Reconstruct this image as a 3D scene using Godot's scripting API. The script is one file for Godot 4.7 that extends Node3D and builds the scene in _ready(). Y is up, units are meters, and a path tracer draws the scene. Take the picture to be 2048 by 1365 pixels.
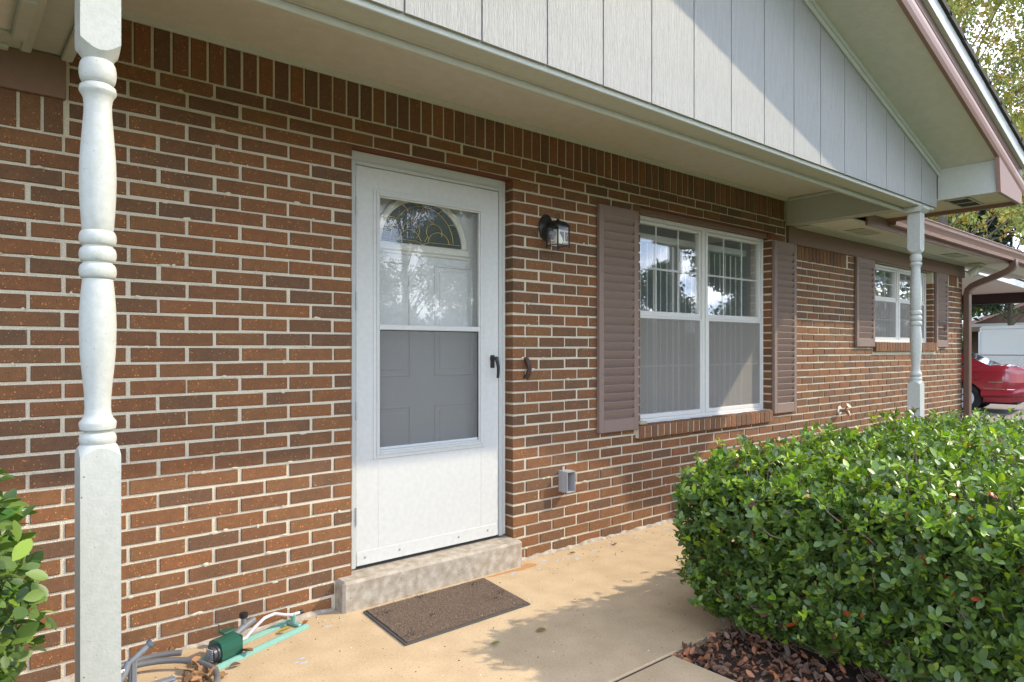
extends Node3D
# A brick ranch house front: porch, storm door, shuttered windows, clipped hedge.
# x runs along the wall, y is up, z comes out of the wall towards the street.

const CAM := Vector3(0, 1.259, 3.079)
const YAW := 0.69987
const UP := Vector3.UP
var rng := RandomNumberGenerator.new()
var M := {}
var T := {}

class MB:
	var v := PackedVector3Array()
	var n := PackedVector3Array()
	var c := PackedColorArray()
	var t := Transform3D.IDENTITY
	var col := Color.WHITE
	func put(p: Vector3, m: Vector3, k: Color):
		v.append(t * p); n.append((t.basis * m).normalized()); c.append(k)
	func tri(a: Vector3, b: Vector3, d: Vector3):
		var m := (b - a).cross(d - a)
		put(a, m, col); put(d, m, col); put(b, m, col)
	func quad(a: Vector3, b: Vector3, d: Vector3, e: Vector3):
		tri(a, b, d); tri(a, d, e)
	func trin(a: Vector3, b: Vector3, d: Vector3, na: Vector3, nb: Vector3, nd: Vector3):
		put(a, na, col); put(d, nd, col); put(b, nb, col)
	func box(lo: Vector3, hi: Vector3, ch := 0.0):
		if ch <= 0.0:
			var p := [Vector3(lo.x, lo.y, lo.z), Vector3(hi.x, lo.y, lo.z), Vector3(hi.x, hi.y, lo.z), Vector3(lo.x, hi.y, lo.z), Vector3(lo.x, lo.y, hi.z), Vector3(hi.x, lo.y, hi.z), Vector3(hi.x, hi.y, hi.z), Vector3(lo.x, hi.y, hi.z)]
			for f in [[4, 5, 6, 7], [1, 0, 3, 2], [0, 4, 7, 3], [5, 1, 2, 6], [7, 6, 2, 3], [0, 1, 5, 4]]:
				quad(p[f[0]], p[f[1]], p[f[2]], p[f[3]])
			return
		var ce := (lo + hi) / 2
		var h := (hi - lo) / 2
		ch = minf(ch, minf(h.x, minf(h.y, h.z)) * 0.9)
		# every corner has three points, one on each face
		for ax in 3:
			for s in [-1.0, 1.0]:
				var u := (ax + 1) % 3
				var w := (ax + 2) % 3
				var q := []
				for k in [[-1, -1], [1, -1], [1, 1], [-1, 1]]:
					var o := Vector3()
					o[ax] = s * h[ax]; o[u] = k[0] * (h[u] - ch); o[w] = k[1] * (h[w] - ch)
					q.append(ce + o)
				if s > 0: quad(q[0], q[1], q[2], q[3])
				else: quad(q[3], q[2], q[1], q[0])
		for ax in 3:
			var u := (ax + 1) % 3
			var w := (ax + 2) % 3
			for su in [-1.0, 1.0]:
				for sw in [-1.0, 1.0]:
					var a := Vector3(); var b := Vector3()
					a[u] = su * h[u]; a[w] = sw * (h[w] - ch)
					b[u] = su * (h[u] - ch); b[w] = sw * h[w]
					var e := Vector3(); e[ax] = h[ax] - ch
					_q(ce + a - e, ce + b - e, ce + b + e, ce + a + e, a + b)
		for sx in [-1.0, 1.0]:
			for sy in [-1.0, 1.0]:
				for sz in [-1.0, 1.0]:
					var s := Vector3(sx, sy, sz)
					var a := s * Vector3(h.x, h.y - ch, h.z - ch)
					var b := s * Vector3(h.x - ch, h.y, h.z - ch)
					var d := s * Vector3(h.x - ch, h.y - ch, h.z)
					if sx * sy * sz > 0: tri(ce + a, ce + b, ce + d)
					else: tri(ce + a, ce + d, ce + b)
	func _q(a: Vector3, b: Vector3, d: Vector3, e: Vector3, out: Vector3):
		if (b - a).cross(d - a).dot(out) >= 0: quad(a, b, d, e)
		else: quad(e, d, b, a)
	# a polygon of the (z, y) plane swept from a to b
	func ext(prof: Array, a: Vector3, b: Vector3):
		var pg := PackedVector2Array(prof)
		if Geometry2D.is_polygon_clockwise(pg): pg.reverse()
		var k := pg.size()
		var dx := (b - a)
		for i in k:
			var p := Vector3(0, pg[i].y, pg[i].x)
			var q := Vector3(0, pg[(i + 1) % k].y, pg[(i + 1) % k].x)
			_q(a + p, a + q, b + q, b + p, _out2(pg[i], pg[(i + 1) % k]))
		var ix := Geometry2D.triangulate_polygon(pg)
		for i in range(0, ix.size(), 3):
			var p := []
			for j in 3: p.append(Vector3(0, pg[ix[i + j]].y, pg[ix[i + j]].x))
			var m: Vector3 = (p[1] - p[0]).cross(p[2] - p[0])
			if m.dot(dx) > 0: tri(b + p[0], b + p[1], b + p[2]); tri(a + p[0], a + p[2], a + p[1])
			else: tri(b + p[0], b + p[2], b + p[1]); tri(a + p[0], a + p[1], a + p[2])
	func _out2(p: Vector2, q: Vector2) -> Vector3:
		var d := q - p
		return Vector3(0, -d.x, d.y)
	# a polygon of the (x, y) plane, thick from z0 to z1
	func plate(pts: Array, z0: float, z1: float):
		var pg := PackedVector2Array(pts)
		if Geometry2D.is_polygon_clockwise(pg): pg.reverse()
		var ix := Geometry2D.triangulate_polygon(pg)
		for i in range(0, ix.size(), 3):
			var a := pg[ix[i]]; var b := pg[ix[i + 1]]; var d := pg[ix[i + 2]]
			if (b - a).cross(d - a) < 0: var e := b; b = d; d = e
			tri(Vector3(a.x, a.y, z1), Vector3(b.x, b.y, z1), Vector3(d.x, d.y, z1))
			tri(Vector3(a.x, a.y, z0), Vector3(d.x, d.y, z0), Vector3(b.x, b.y, z0))
		for i in pg.size():
			var a := pg[i]; var b := pg[(i + 1) % pg.size()]
			quad(Vector3(a.x, a.y, z0), Vector3(b.x, b.y, z0), Vector3(b.x, b.y, z1), Vector3(a.x, a.y, z1))
	func tube(pts: Array, rad, sides := 8, caps := true):
		var rings := []
		var nx := Vector3.ZERO
		for i in pts.size():
			var d: Vector3 = (pts[mini(i + 1, pts.size() - 1)] - pts[maxi(i - 1, 0)]).normalized()
			if nx == Vector3.ZERO: nx = d.cross(Vector3.UP if absf(d.y) < 0.9 else Vector3.RIGHT).normalized()
			nx = (nx - d * nx.dot(d)).normalized()
			var ny := d.cross(nx)
			var r: float = rad if (rad is float or rad is int) else rad[i]
			var ring := []
			for k in sides:
				var an := TAU * k / sides
				var m := nx * cos(an) + ny * sin(an)
				ring.append([pts[i] + m * r, m])
			rings.append(ring)
		for i in rings.size() - 1:
			for k in sides:
				var a = rings[i][k]; var b = rings[i][(k + 1) % sides]; var d = rings[i + 1][(k + 1) % sides]; var e = rings[i + 1][k]
				trin(a[0], b[0], d[0], a[1], b[1], d[1]); trin(a[0], d[0], e[0], a[1], d[1], e[1])
		if caps:
			for s in [0, rings.size() - 1]:
				for k in range(1, sides - 1):
					if s == 0: tri(rings[s][0][0], rings[s][k + 1][0], rings[s][k][0])
					else: tri(rings[s][0][0], rings[s][k][0], rings[s][k + 1][0])
	# profile of [radius, height] about the y axis
	func lathe(prof: Array, sides := 24, at := Vector3.ZERO):
		for i in prof.size() - 1:
			var r0: float = prof[i][0]; var r1: float = prof[i + 1][0]; var y0: float = prof[i][1]; var y1: float = prof[i + 1][1]
			var sl := Vector2(y1 - y0, r0 - r1).normalized()
			var s0 := sl; var s1 := sl
			if i > 0:
				var pv := Vector2(prof[i][1] - prof[i - 1][1], prof[i - 1][0] - prof[i][0]).normalized()
				if pv.dot(sl) > 0.6: s0 = (pv + sl).normalized()
			if i < prof.size() - 2:
				var nv := Vector2(prof[i + 2][1] - prof[i + 1][1], prof[i + 1][0] - prof[i + 2][0]).normalized()
				if nv.dot(sl) > 0.6: s1 = (nv + sl).normalized()
			for k in sides:
				var a := TAU * k / sides; var b := TAU * (k + 1) / sides
				var ca := Vector3(cos(a), 0, -sin(a)); var cb := Vector3(cos(b), 0, -sin(b))
				var p0 := at + ca * r0 + UP * y0; var p1 := at + cb * r0 + UP * y0
				var q0 := at + ca * r1 + UP * y1; var q1 := at + cb * r1 + UP * y1
				var na0 := ca * s0.x + UP * s0.y; var nb0 := cb * s0.x + UP * s0.y
				var na1 := ca * s1.x + UP * s1.y; var nb1 := cb * s1.x + UP * s1.y
				if r0 > 0.00001: trin(p0, p1, q1, na0, nb0, nb1)
				if r1 > 0.00001: trin(p0, q1, q0, na0, nb1, na1)
	const UP := Vector3.UP
	func mesh() -> ArrayMesh:
		var a := []
		a.resize(Mesh.ARRAY_MAX)
		a[Mesh.ARRAY_VERTEX] = v; a[Mesh.ARRAY_NORMAL] = n; a[Mesh.ARRAY_COLOR] = c
		var m := ArrayMesh.new()
		m.add_surface_from_arrays(Mesh.PRIMITIVE_TRIANGLES, a)
		return m

# ------------------------------------------------------------------ helpers
func part(called: String, b, mat: Material, parent: Node = null) -> MeshInstance3D:
	var o := MeshInstance3D.new()
	o.name = called
	o.mesh = b.mesh() if b is MB else b
	o.material_override = null
	for i in o.mesh.get_surface_count(): o.set_surface_override_material(i, mat)
	(parent if parent else self).add_child(o, true)
	return o

func thing(called: String, label: String, category: String, at := Vector3.ZERO, group := "") -> Node3D:
	var o := Node3D.new()
	o.name = called
	o.position = at
	add_child(o, true)
	tag(o, label, category, group)
	return o

func tag(o: Node, label: String, category: String, group := "") -> Node:
	o.set_meta("label", label); o.set_meta("category", category)
	if group: o.set_meta("group", group)
	return o

func setting(o: Node, kind := "structure") -> Node:
	o.set_meta("kind", kind)
	return o

func bxs(list: Array, ch := 0.0) -> MB:
	var b := MB.new()
	for k in list: b.box(k[0], k[1], ch)
	return b

func bx(x0: float, x1: float, y0: float, y1: float, z0: float, z1: float, ch := 0.0) -> MB:
	var b := MB.new()
	b.box(Vector3(x0, y0, z0), Vector3(x1, y1, z1), ch)
	return b

func V(x: float, y: float, z: float) -> Vector3: return Vector3(x, y, z)

func noise(size: int, freq: float, sd: int, oct := 4, cell := false) -> PackedByteArray:
	var f := FastNoiseLite.new()
	f.seed = sd; f.frequency = freq
	f.noise_type = FastNoiseLite.TYPE_CELLULAR if cell else FastNoiseLite.TYPE_SIMPLEX_SMOOTH
	f.fractal_type = FastNoiseLite.FRACTAL_FBM if oct > 1 else FastNoiseLite.FRACTAL_NONE
	f.fractal_octaves = oct
	var im := f.get_seamless_image(size, size)
	im.convert(Image.FORMAT_L8)
	return im.get_data()

# an RGB picture from bytes of grey, with a colour at 0 and at 255
func picture(size: int, grey: PackedByteArray, a: Color, b: Color) -> Image:
	var d := PackedByteArray()
	d.resize(size * size * 3)
	var lut := []
	for i in 256: lut.append(a.lerp(b, i / 255.0))
	for i in size * size:
		var k: Color = lut[grey[i]]
		d[i * 3] = int(clampf(k.r, 0, 1) * 255); d[i * 3 + 1] = int(clampf(k.g, 0, 1) * 255); d[i * 3 + 2] = int(clampf(k.b, 0, 1) * 255)
	return Image.create_from_data(size, size, false, Image.FORMAT_RGB8, d)

func bump(size: int, grey: PackedByteArray, strength: float) -> ImageTexture:
	var im := Image.create_from_data(size, size, false, Image.FORMAT_L8, grey)
	im.convert(Image.FORMAT_RGBA8)
	im.bump_map_to_normal_map(strength)
	return ImageTexture.create_from_image(im)

func lin(r: float, g: float, b: float) -> Color: return Color(r, g, b).linear_to_srgb()

func mk(c: Color, rough := 0.8, tile := 1.0, tex: Texture2D = null, nrm: Texture2D = null, ns := 1.0, vc := false) -> StandardMaterial3D:
	var m := StandardMaterial3D.new()
	m.albedo_color = c.linear_to_srgb()
	m.roughness = rough
	m.vertex_color_use_as_albedo = vc
	if tex or nrm:
		m.uv1_triplanar = true; m.uv1_world_triplanar = true
		m.uv1_scale = Vector3.ONE / tile
		m.uv1_triplanar_sharpness = 8.0
		if tex: m.albedo_texture = tex
		if nrm:
			m.normal_enabled = true; m.normal_texture = nrm; m.normal_scale = ns
	return m

func dots(im: Image, count: int, cols: Array, smin: int, smax: int):
	for i in count:
		var s := rng.randi_range(smin, smax)
		im.fill_rect(Rect2i(rng.randi_range(0, im.get_width() - s - 1), rng.randi_range(0, im.get_height() - s - 1), s, rng.randi_range(smin, smax)), cols[rng.randi() % cols.size()])

func textures():
	var N := 1024
	# brick: fine grain, drag lines, light and dark specks; multiplies the brick's own colour
	var a := noise(N, 0.02, 1, 5)
	var f := noise(N, 0.25, 2, 2)
	var g := PackedByteArray(); g.resize(N * N)
	for y in N:
		for x in N:
			var i := y * N + x
			g[i] = clampi(int(a[i] * 0.42 + f[i] * 0.30 + f[((y / 9) % N) * N + (x * 2) % N] * 0.28), 0, 255)
	var im := picture(N, g, Color(0.52, 0.52, 0.53), Color(1.0, 0.99, 0.97))
	dots(im, 3400, [Color(0.42, 0.38, 0.36), Color(0.36, 0.33, 0.32)], 2, 4)
	im.convert(Image.FORMAT_RGBF)
	dots(im, 2400, [Color(1.3, 1.3, 1.2), Color(1.7, 1.5, 1.1), Color(1.6, 1.6, 1.5)], 2, 4)
	dots(im, 500, [Color(2.4, 2.3, 2.0)], 3, 5)
	T.brick = ImageTexture.create_from_image(im)
	T.brick_n = bump(N, g, 3.0)
	# sandy mortar, also for concrete relief
	var s := noise(512, 0.12, 5, 4)
	T.sand = ImageTexture.create_from_image(picture(512, s, Color(0.74, 0.73, 0.71), Color(1, 1, 1)))
	T.sand_n = bump(512, s, 4.0)
	# porch slab: mottled, with small pits and pale scuffs
	var m1 := noise(N, 0.006, 7, 6)
	var m2 := noise(N, 0.11, 8, 4)
	var h := PackedByteArray(); h.resize(N * N)
	for i in N * N: h[i] = clampi(int(m1[i] * 0.38 + m2[i] * 0.34 + s[(i / N % 512) * 512 + i % 512] * 0.28), 0, 255)
	im = picture(N, h, Color(0.78, 0.75, 0.71), Color(1.0, 1.0, 1.0))
	dots(im, 420, [Color(0.5, 0.46, 0.4), Color(0.42, 0.38, 0.33)], 1, 3)
	dots(im, 260, [Color(0.96, 0.97, 1.0)], 1, 3)
	T.slab = ImageTexture.create_from_image(im)
	T.slab_n = bump(N, m2, 1.6)
	# stained old concrete of the step
	var k := PackedByteArray(); k.resize(N * N)
	var c1 := noise(N, 0.012, 11, 6)
	for i in N * N: k[i] = clampi(int((c1[i] - 128) * 1.5 + 128) * 6 / 10 + m2[i] * 4 / 10, 0, 255)
	im = picture(N, k, Color(0.74, 0.70, 0.64), Color(1, 1, 1))
	dots(im, 500, [Color(0.36, 0.33, 0.3), Color(0.9, 0.9, 0.9)], 2, 5)
	T.step = ImageTexture.create_from_image(im)
	# rough-sawn boards: long vertical grain
	var w := noise(N, 0.02, 21, 4)
	var w2 := noise(N, 0.06, 22, 3)
	var gr := PackedByteArray(); gr.resize(N * N)
	for y in N:
		for x in N:
			gr[y * N + x] = (int(w[((y / 12) % N) * N + (x * 3) % N]) + int(w2[((y / 7) % N) * N + (x * 4) % N])) / 2
	T.grain = ImageTexture.create_from_image(picture(N, gr, Color(0.80, 0.80, 0.79), Color(1.0, 1.0, 1.0)))
	T.grain_n = bump(N, gr, 7.0)
	var fl := noise(512, 0.03, 31, 6)
	T.paint = ImageTexture.create_from_image(picture(512, fl, Color(0.955, 0.955, 0.95), Color(1, 1, 1)))
	T.paint_n = bump(512, noise(512, 0.09, 33, 3), 0.6)
	im = picture(512, fl, Color(0.93, 0.94, 0.92), Color(1, 1, 1))
	dots(im, 260, [Color(0.80, 0.82, 0.72), Color(0.86, 0.87, 0.80), Color(0.72, 0.73, 0.66)], 1, 3)
	dots(im, 24, [Color(0.25, 0.24, 0.22), Color(0.4, 0.36, 0.3)], 1, 3)
	T.post = ImageTexture.create_from_image(im)
	var fb := noise(512, 0.3, 41, 3)
	im = picture(512, fb, Color(0.45, 0.42, 0.38), Color(1, 1, 1))
	dots(im, 1500, [Color(0.3, 0.28, 0.26), Color(1, 0.95, 0.86)], 1, 3)
	T.fibre = ImageTexture.create_from_image(im)
	T.fibre_n = bump(512, fb, 8.0)
	var sh := noise(512, 0.4, 51, 2)
	im = picture(512, sh, Color(0.3, 0.3, 0.3), Color(1, 0.98, 0.95))
	dots(im, 3000, [Color(0.95, 0.9, 0.85), Color(0.2, 0.19, 0.18)], 2, 4)
	T.shingle = ImageTexture.create_from_image(im)
	var gs := noise(N, 0.05, 61, 5)
	im = picture(N, gs, Color(0.35, 0.42, 0.25), Color(1, 1, 0.9))
	T.lawn = ImageTexture.create_from_image(im)

func materials():
	var W := Color(0.62, 0.63, 0.61)
	M.brick = mk(Color(1.28, 1.28, 1.28) * 0.78, 0.86, 1.0, T.brick, T.brick_n, 0.55, true)
	M.brick.albedo_color = Color.WHITE
	M.mortar = mk(Color(0.86, 0.78, 0.60), 0.95, 0.35, T.sand, T.sand_n, 1.0)
	M.slab = mk(Color(0.63, 0.485, 0.30), 0.9, 1.5, T.slab, T.slab_n, 0.12)
	M.step = mk(Color(0.50, 0.46, 0.39), 0.93, 0.9, T.step, T.slab_n, 0.3)
	M.board = mk(Color(0.44, 0.438, 0.412), 0.62, 0.55, T.grain, T.grain_n, 1.0)
	M.soffit2 = mk(Color(0.74, 0.72, 0.66), 0.7, 1.6, T.paint, T.paint_n, 0.5)
	M.beam = mk(Color(0.46, 0.475, 0.415), 0.6, 0.8, T.paint, T.paint_n, 0.5)
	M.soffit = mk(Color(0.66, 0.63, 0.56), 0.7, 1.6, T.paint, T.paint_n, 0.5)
	M.trim = mk(Color(0.50, 0.515, 0.45), 0.6, 0.8, T.paint, T.paint_n, 0.5)
	M.post = mk(Color(0.50, 0.505, 0.462), 0.55, 0.5, T.post, T.paint_n, 0.7)
	M.frieze = mk(Color(0.21, 0.122, 0.078), 0.65, 0.8, T.paint, T.paint_n, 0.8)
	M.shutter = mk(Color(0.285, 0.20, 0.160), 0.6, 0.25, T.grain, T.grain_n, 0.35)
	M.brownmetal = mk(Color(0.15, 0.085, 0.062), 0.35, 0.8, T.paint)
	M.fascia = mk(Color(0.27, 0.155, 0.120), 0.36, 0.8, T.paint)
	M.whitefascia = mk(Color(0.62, 0.64, 0.62), 0.4, 0.8, T.paint)
	M.door = mk(Color(0.58, 0.59, 0.56), 0.38, 0.6, T.paint)
	M.doorframe = mk(Color(0.50, 0.52, 0.49), 0.4, 0.4, T.paint)
	M.alum = mk(Color(0.55, 0.57, 0.58), 0.35)
	M.casing = mk(Color(0.66, 0.65, 0.57), 0.6, 0.3, T.paint, T.paint_n, 1.0)
	M.winframe = mk(Color(0.66, 0.65, 0.60), 0.4, 0.4, T.paint)
	M.steel_rust = mk(Color(0.22, 0.075, 0.030), 0.9, 0.3, T.sand, T.sand_n, 0.8)
	M.black = mk(Color(0.012, 0.012, 0.013), 0.45)
	M.dark = mk(Color(0.02, 0.02, 0.02), 0.8)
	M.wall_in = mk(Color(0.30, 0.29, 0.26), 0.9)
	M.blind = mk(Color(0.62, 0.61, 0.53), 0.7)
	M.shingle = mk(Color(0.10, 0.095, 0.09), 0.95, 0.4, T.shingle)
	M.mat = mk(Color(0.27, 0.195, 0.135), 0.98, 0.30, T.fibre, T.fibre_n, 1.2)
	M.rubber = mk(Color(0.10, 0.10, 0.095), 0.85, 0.3, T.sand)
	M.soil = mk(Color(0.14, 0.085, 0.06), 0.98, 0.5, T.fibre, T.fibre_n, 1.0)
	M.lawn = mk(Color(0.10, 0.14, 0.035), 1.0, 3.0, T.lawn)
	M.drive = mk(Color(0.30, 0.28, 0.25), 0.93, 1.3, T.slab)
	M.asphalt = mk(Color(0.12, 0.12, 0.12), 0.95, 0.6, T.sand, T.sand_n, 0.8)
	M.greybox = mk(Color(0.36, 0.36, 0.36), 0.5)
	M.chrome = mk(Color(0.62, 0.64, 0.66), 0.16); M.chrome.metallic = 1.0
	M.brass = mk(Color(0.75, 0.52, 0.12), 0.3); M.brass.metallic = 0.8
	M.bark = mk(Color(0.16, 0.13, 0.10), 0.95, 0.4, T.grain, T.grain_n, 1.0)
	M.glass = mk(Color(1, 1, 1), 0.0)
	M.glass.transparency = BaseMaterial3D.TRANSPARENCY_ALPHA
	M.glass.albedo_color = Color(0.92, 0.97, 0.95, 0.03)
	M.glass.metallic_specular = 0.7
	M.screen = mk(Color(0.10, 0.10, 0.10), 0.8)
	M.screen.transparency = BaseMaterial3D.TRANSPARENCY_ALPHA
	M.screen.albedo_color = Color(0.46, 0.46, 0.45, 0.32)
	M.winscreen = M.screen.duplicate()
	M.winscreen.albedo_color = Color(0.60, 0.585, 0.55, 0.44)

# ------------------------------------------------------------------ scene
func _ready():
	rng.seed = 20240611
	var cam := Camera3D.new()
	cam.name = "camera"
	cam.position = CAM
	cam.rotation.y = -YAW
	cam.projection = Camera3D.PROJECTION_FRUSTUM
	cam.near = 0.05; cam.far = 600.0
	cam.size = 0.05
	cam.frustum_offset = Vector2(0, 0.05 * 16.5 / 1365.0)
	add_child(cam)
	cam.current = true
	var env := Environment.new()
	env.tonemap_mode = Environment.TONE_MAPPER_LINEAR
	env.tonemap_exposure = 2.85
	env.background_mode = Environment.BG_SKY
	env.background_energy_multiplier = 1.5
	env.sdfgi_enabled = true; env.ssao_enabled = true; env.ssil_enabled = true
	var sky := Sky.new()
	var pm := ProceduralSkyMaterial.new()
	pm.sky_top_color = Color(0.50, 0.60, 0.78)
	pm.sky_horizon_color = Color(0.80, 0.87, 0.96)
	pm.sky_curve = 0.16
	pm.ground_horizon_color = Color(0.55, 0.55, 0.5)
	pm.ground_bottom_color = Color(0.3, 0.3, 0.26)
	pm.sky_cover = cloud_cover()
	pm.sky_cover_modulate = Color(1.0, 0.95, 0.855)
	sky.sky_material = pm
	env.sky = sky
	var we := WorldEnvironment.new()
	we.name = "world"
	we.environment = env
	add_child(we)
	var sun := DirectionalLight3D.new()
	sun.name = "sun"
	sun.light_energy = 0.56
	sun.light_color = Color(1.0, 0.94, 0.84)
	sun.light_angular_distance = 0.8
	sun.shadow_enabled = true
	add_child(sun)
	sun.look_at_from_position(Vector3(1.63, 1.5, 1.0) * 20, Vector3.ZERO, UP)
	textures()
	materials()
	ground()
	house()
	surroundings()
	trees()
	fittings()
	floor_things()
	shrubs()
	car()

func cloud_cover() -> ImageTexture:
	var f := FastNoiseLite.new()
	f.seed = 9; f.frequency = 0.9; f.fractal_octaves = 6
	f.noise_type = FastNoiseLite.TYPE_SIMPLEX_SMOOTH
	var W := 1024; var H := 512
	var d := PackedByteArray(); d.resize(W * H * 4)
	for y in H:
		var el := (0.5 - (y + 0.5) / H) * PI
		var cy := sin(el); var r := cos(el)
		for x in W:
			var i := (y * W + x) * 4
			var al := 0.0
			var sh := 1.0
			if el > 0.0:
				var an := TAU * x / W
				# clouds lie on a flat layer, drawn out towards the horizon
				var q := 1.0 / (cy + 0.16)
				var v := f.get_noise_3d(cos(an) * r * q * 1.1, sin(an) * r * q * 2.2, 0.3)
				al = clampf((v + 0.19) * 2.4, 0.0, 1.0)
				sh = 1.0 - 0.16 * clampf(v * 2.0, 0.0, 1.0)
			d[i] = int(250 * sh); d[i + 1] = int(251 * sh); d[i + 2] = int(255 * sh); d[i + 3] = int(235 * al)
	return ImageTexture.create_from_image(Image.create_from_data(W, H, false, Image.FORMAT_RGBA8, d))

func ground():
	setting(part("lawn", bx(-150, 150, -0.3, -0.07, -150, 150), M.lawn))
	var slab := bx(0.12, 6.4, -0.2, 0.0, -0.12, 1.341, 0.006)
	setting(part("porch_slab", slab, M.slab))
	setting(part("walkway", bx(0.9, 2.325, -0.2, -0.003, 1.351, 5.2, 0.006), M.slab))
	setting(part("joint_dirt", bx(0.9, 2.325, -0.19, -0.009, 1.3405, 1.3515), M.soil))
	setting(part("driveway", bx(11.2, 21.5, -0.2, -0.055, -9, 14.0), M.drive))
	setting(part("road", bx(-150, 150, -0.2, -0.066, 14.0, 20.5), M.asphalt))

const CO := 0.0668
func S(x: float) -> float: return 3.04 - 0.308 * (absf(x - 3.08) - 1.92)

func house():
	var h := thing("brick_house", "single storey brown brick house with a white gabled porch and brown shutters", "house")
	# ---- wall core of mortar, with openings cut out
	var e := 0.006
	var op := [[1.562, 2.60, 0.0, 2.265], [3.77, 5.535, 0.70, 2.265], [7.62, 9.35, 1.30, 2.20]]
	var xs := [-6.0]
	var b := MB.new()
	var x := -6.0
	for o in op:
		b.box(V(x, -0.2, -0.2), V(o[0] - e, 2.7, -e))
		if o[2] > 0: b.box(V(o[0] - e, -0.2, -0.2), V(o[1] + e, o[2], -e))
		b.box(V(o[0] - e, o[3] + e, -0.2), V(o[1] + e, 2.7, -e))
		x = o[1] + e
	b.box(V(x, -0.2, -0.2), V(10.413 - e, 2.7, -e))
	b.box(V(10.213, -0.2, -8.2), V(10.413 - e, 2.7, -0.2))
	var wall := part("wall", b, M.mortar, h)
	bricks(wall)
	part("rear_wall", bxs([[V(-6, -0.2, -8.4), V(10.4, 2.7, -8.2)], [V(-6.2, -0.2, -8.4), V(-6, 2.7, 0)]]), M.step, h)
	part("interior", bxs([[V(-6, -0.1, -8.2), V(10.2, 0.05, -0.2)], [V(-6, 2.45, -8.2), V(10.2, 2.6, -0.2)], [V(-6, 0.05, -3.6), V(10.2, 2.45, -3.5)]]), M.wall_in, h)
	porch(h)
	eaves(h)
	door(h)
	windows(h)

func px(p: Vector3) -> Vector2:
	var d := p - CAM
	var f := d.x * sin(YAW) - d.z * cos(YAW)
	return Vector2((d.x * cos(YAW) + d.z * sin(YAW)) / f, d.y / f) * 1365.0 + Vector2(0, 0)

func tone() -> Array:
	var pal := [Color(0.285, 0.128, 0.054), Color(0.320, 0.135, 0.052), Color(0.240, 0.112, 0.052), Color(0.185, 0.100, 0.056), Color(0.165, 0.098, 0.062), Color(0.300, 0.145, 0.066)]
	var mean := Color(0.185, 0.092, 0.048)
	var a: Color = (pal[rng.randi() % 6] as Color).lerp(mean, 0.40) * 0.86
	var c: Color = a.lerp((pal[rng.randi() % 6] as Color) * 0.86, rng.randf() * 0.5)
	a = Color(a.r * 1.13, a.g * 1.08, a.b * 0.91); c = Color(c.r * 1.13, c.g * 1.08, c.b * 0.91)
	return [a, c]

# one brick: slightly uneven, chamfered, its face in five strips that take the flashing of the kiln
func brick_mesh(b: MB, lo: Vector3, hi: Vector3, tones: Array, upright := false):
	var j := 0.0016
	var p := rng.randf_range(-0.0012, 0.0012)
	lo += V(rng.randf_range(-j, j), rng.randf_range(-j, j), 0)
	hi += V(rng.randf_range(-j, j), rng.randf_range(-j, j), p)
	var k := 0.0022
	var cols := []
	var ph := rng.randf() * TAU
	for i in 6:
		var w := 0.5 + 0.5 * sin(ph + i * 1.25)
		cols.append((tones[0] as Color).lerp(tones[1], w))
	var n := 5 if not upright else 2
	var edge: Color = cols[0] * 0.9
	edge.a = 1
	b.col = edge
	var z := hi.z; var zc := hi.z - k
	var tl := rng.randf_range(-j, j); var tr := rng.randf_range(-j, j); var bl := rng.randf_range(-j, j); var br := rng.randf_range(-j, j)
	var A := V(lo.x, lo.y + bl, zc); var B := V(hi.x, lo.y + br, zc); var C := V(hi.x, hi.y + tr, zc); var D := V(lo.x, hi.y + tl, zc)
	var a := A + V(k, k, k); var c := B + V(-k, k, k); var d := C + V(-k, -k, k); var f := D + V(k, -k, k)
	b.quad(A, B, c, a); b.quad(B, C, d, c); b.quad(C, D, f, d); b.quad(D, A, a, f)
	var zb := lo.z
	var A2 := V(A.x, A.y, zb); var B2 := V(B.x, B.y, zb); var C2 := V(C.x, C.y, zb); var D2 := V(D.x, D.y, zb)
	b.quad(A2, B2, B, A); b.quad(B2, C2, C, B); b.quad(C2, D2, D, C); b.quad(D2, A2, A, D)
	for i in n:
		var t0 := float(i) / n; var t1 := float(i + 1) / n
		var q: Array
		if upright: q = [a.lerp(f, t0), c.lerp(d, t0), c.lerp(d, t1), a.lerp(f, t1)]
		else: q = [a.lerp(c, t0), a.lerp(c, t1), f.lerp(d, t1), f.lerp(d, t0)]
		var k0: Color = cols[i]; var k1: Color = cols[i + 1]
		var kk := [k0, k1, k1, k0] if not upright else [k0, k0, k1, k1]
		var N := Vector3(0, 0, 1)
		for s in [[0, 2, 1], [0, 3, 2]]:
			for r in s: b.put(q[r], N, kk[r])

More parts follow.
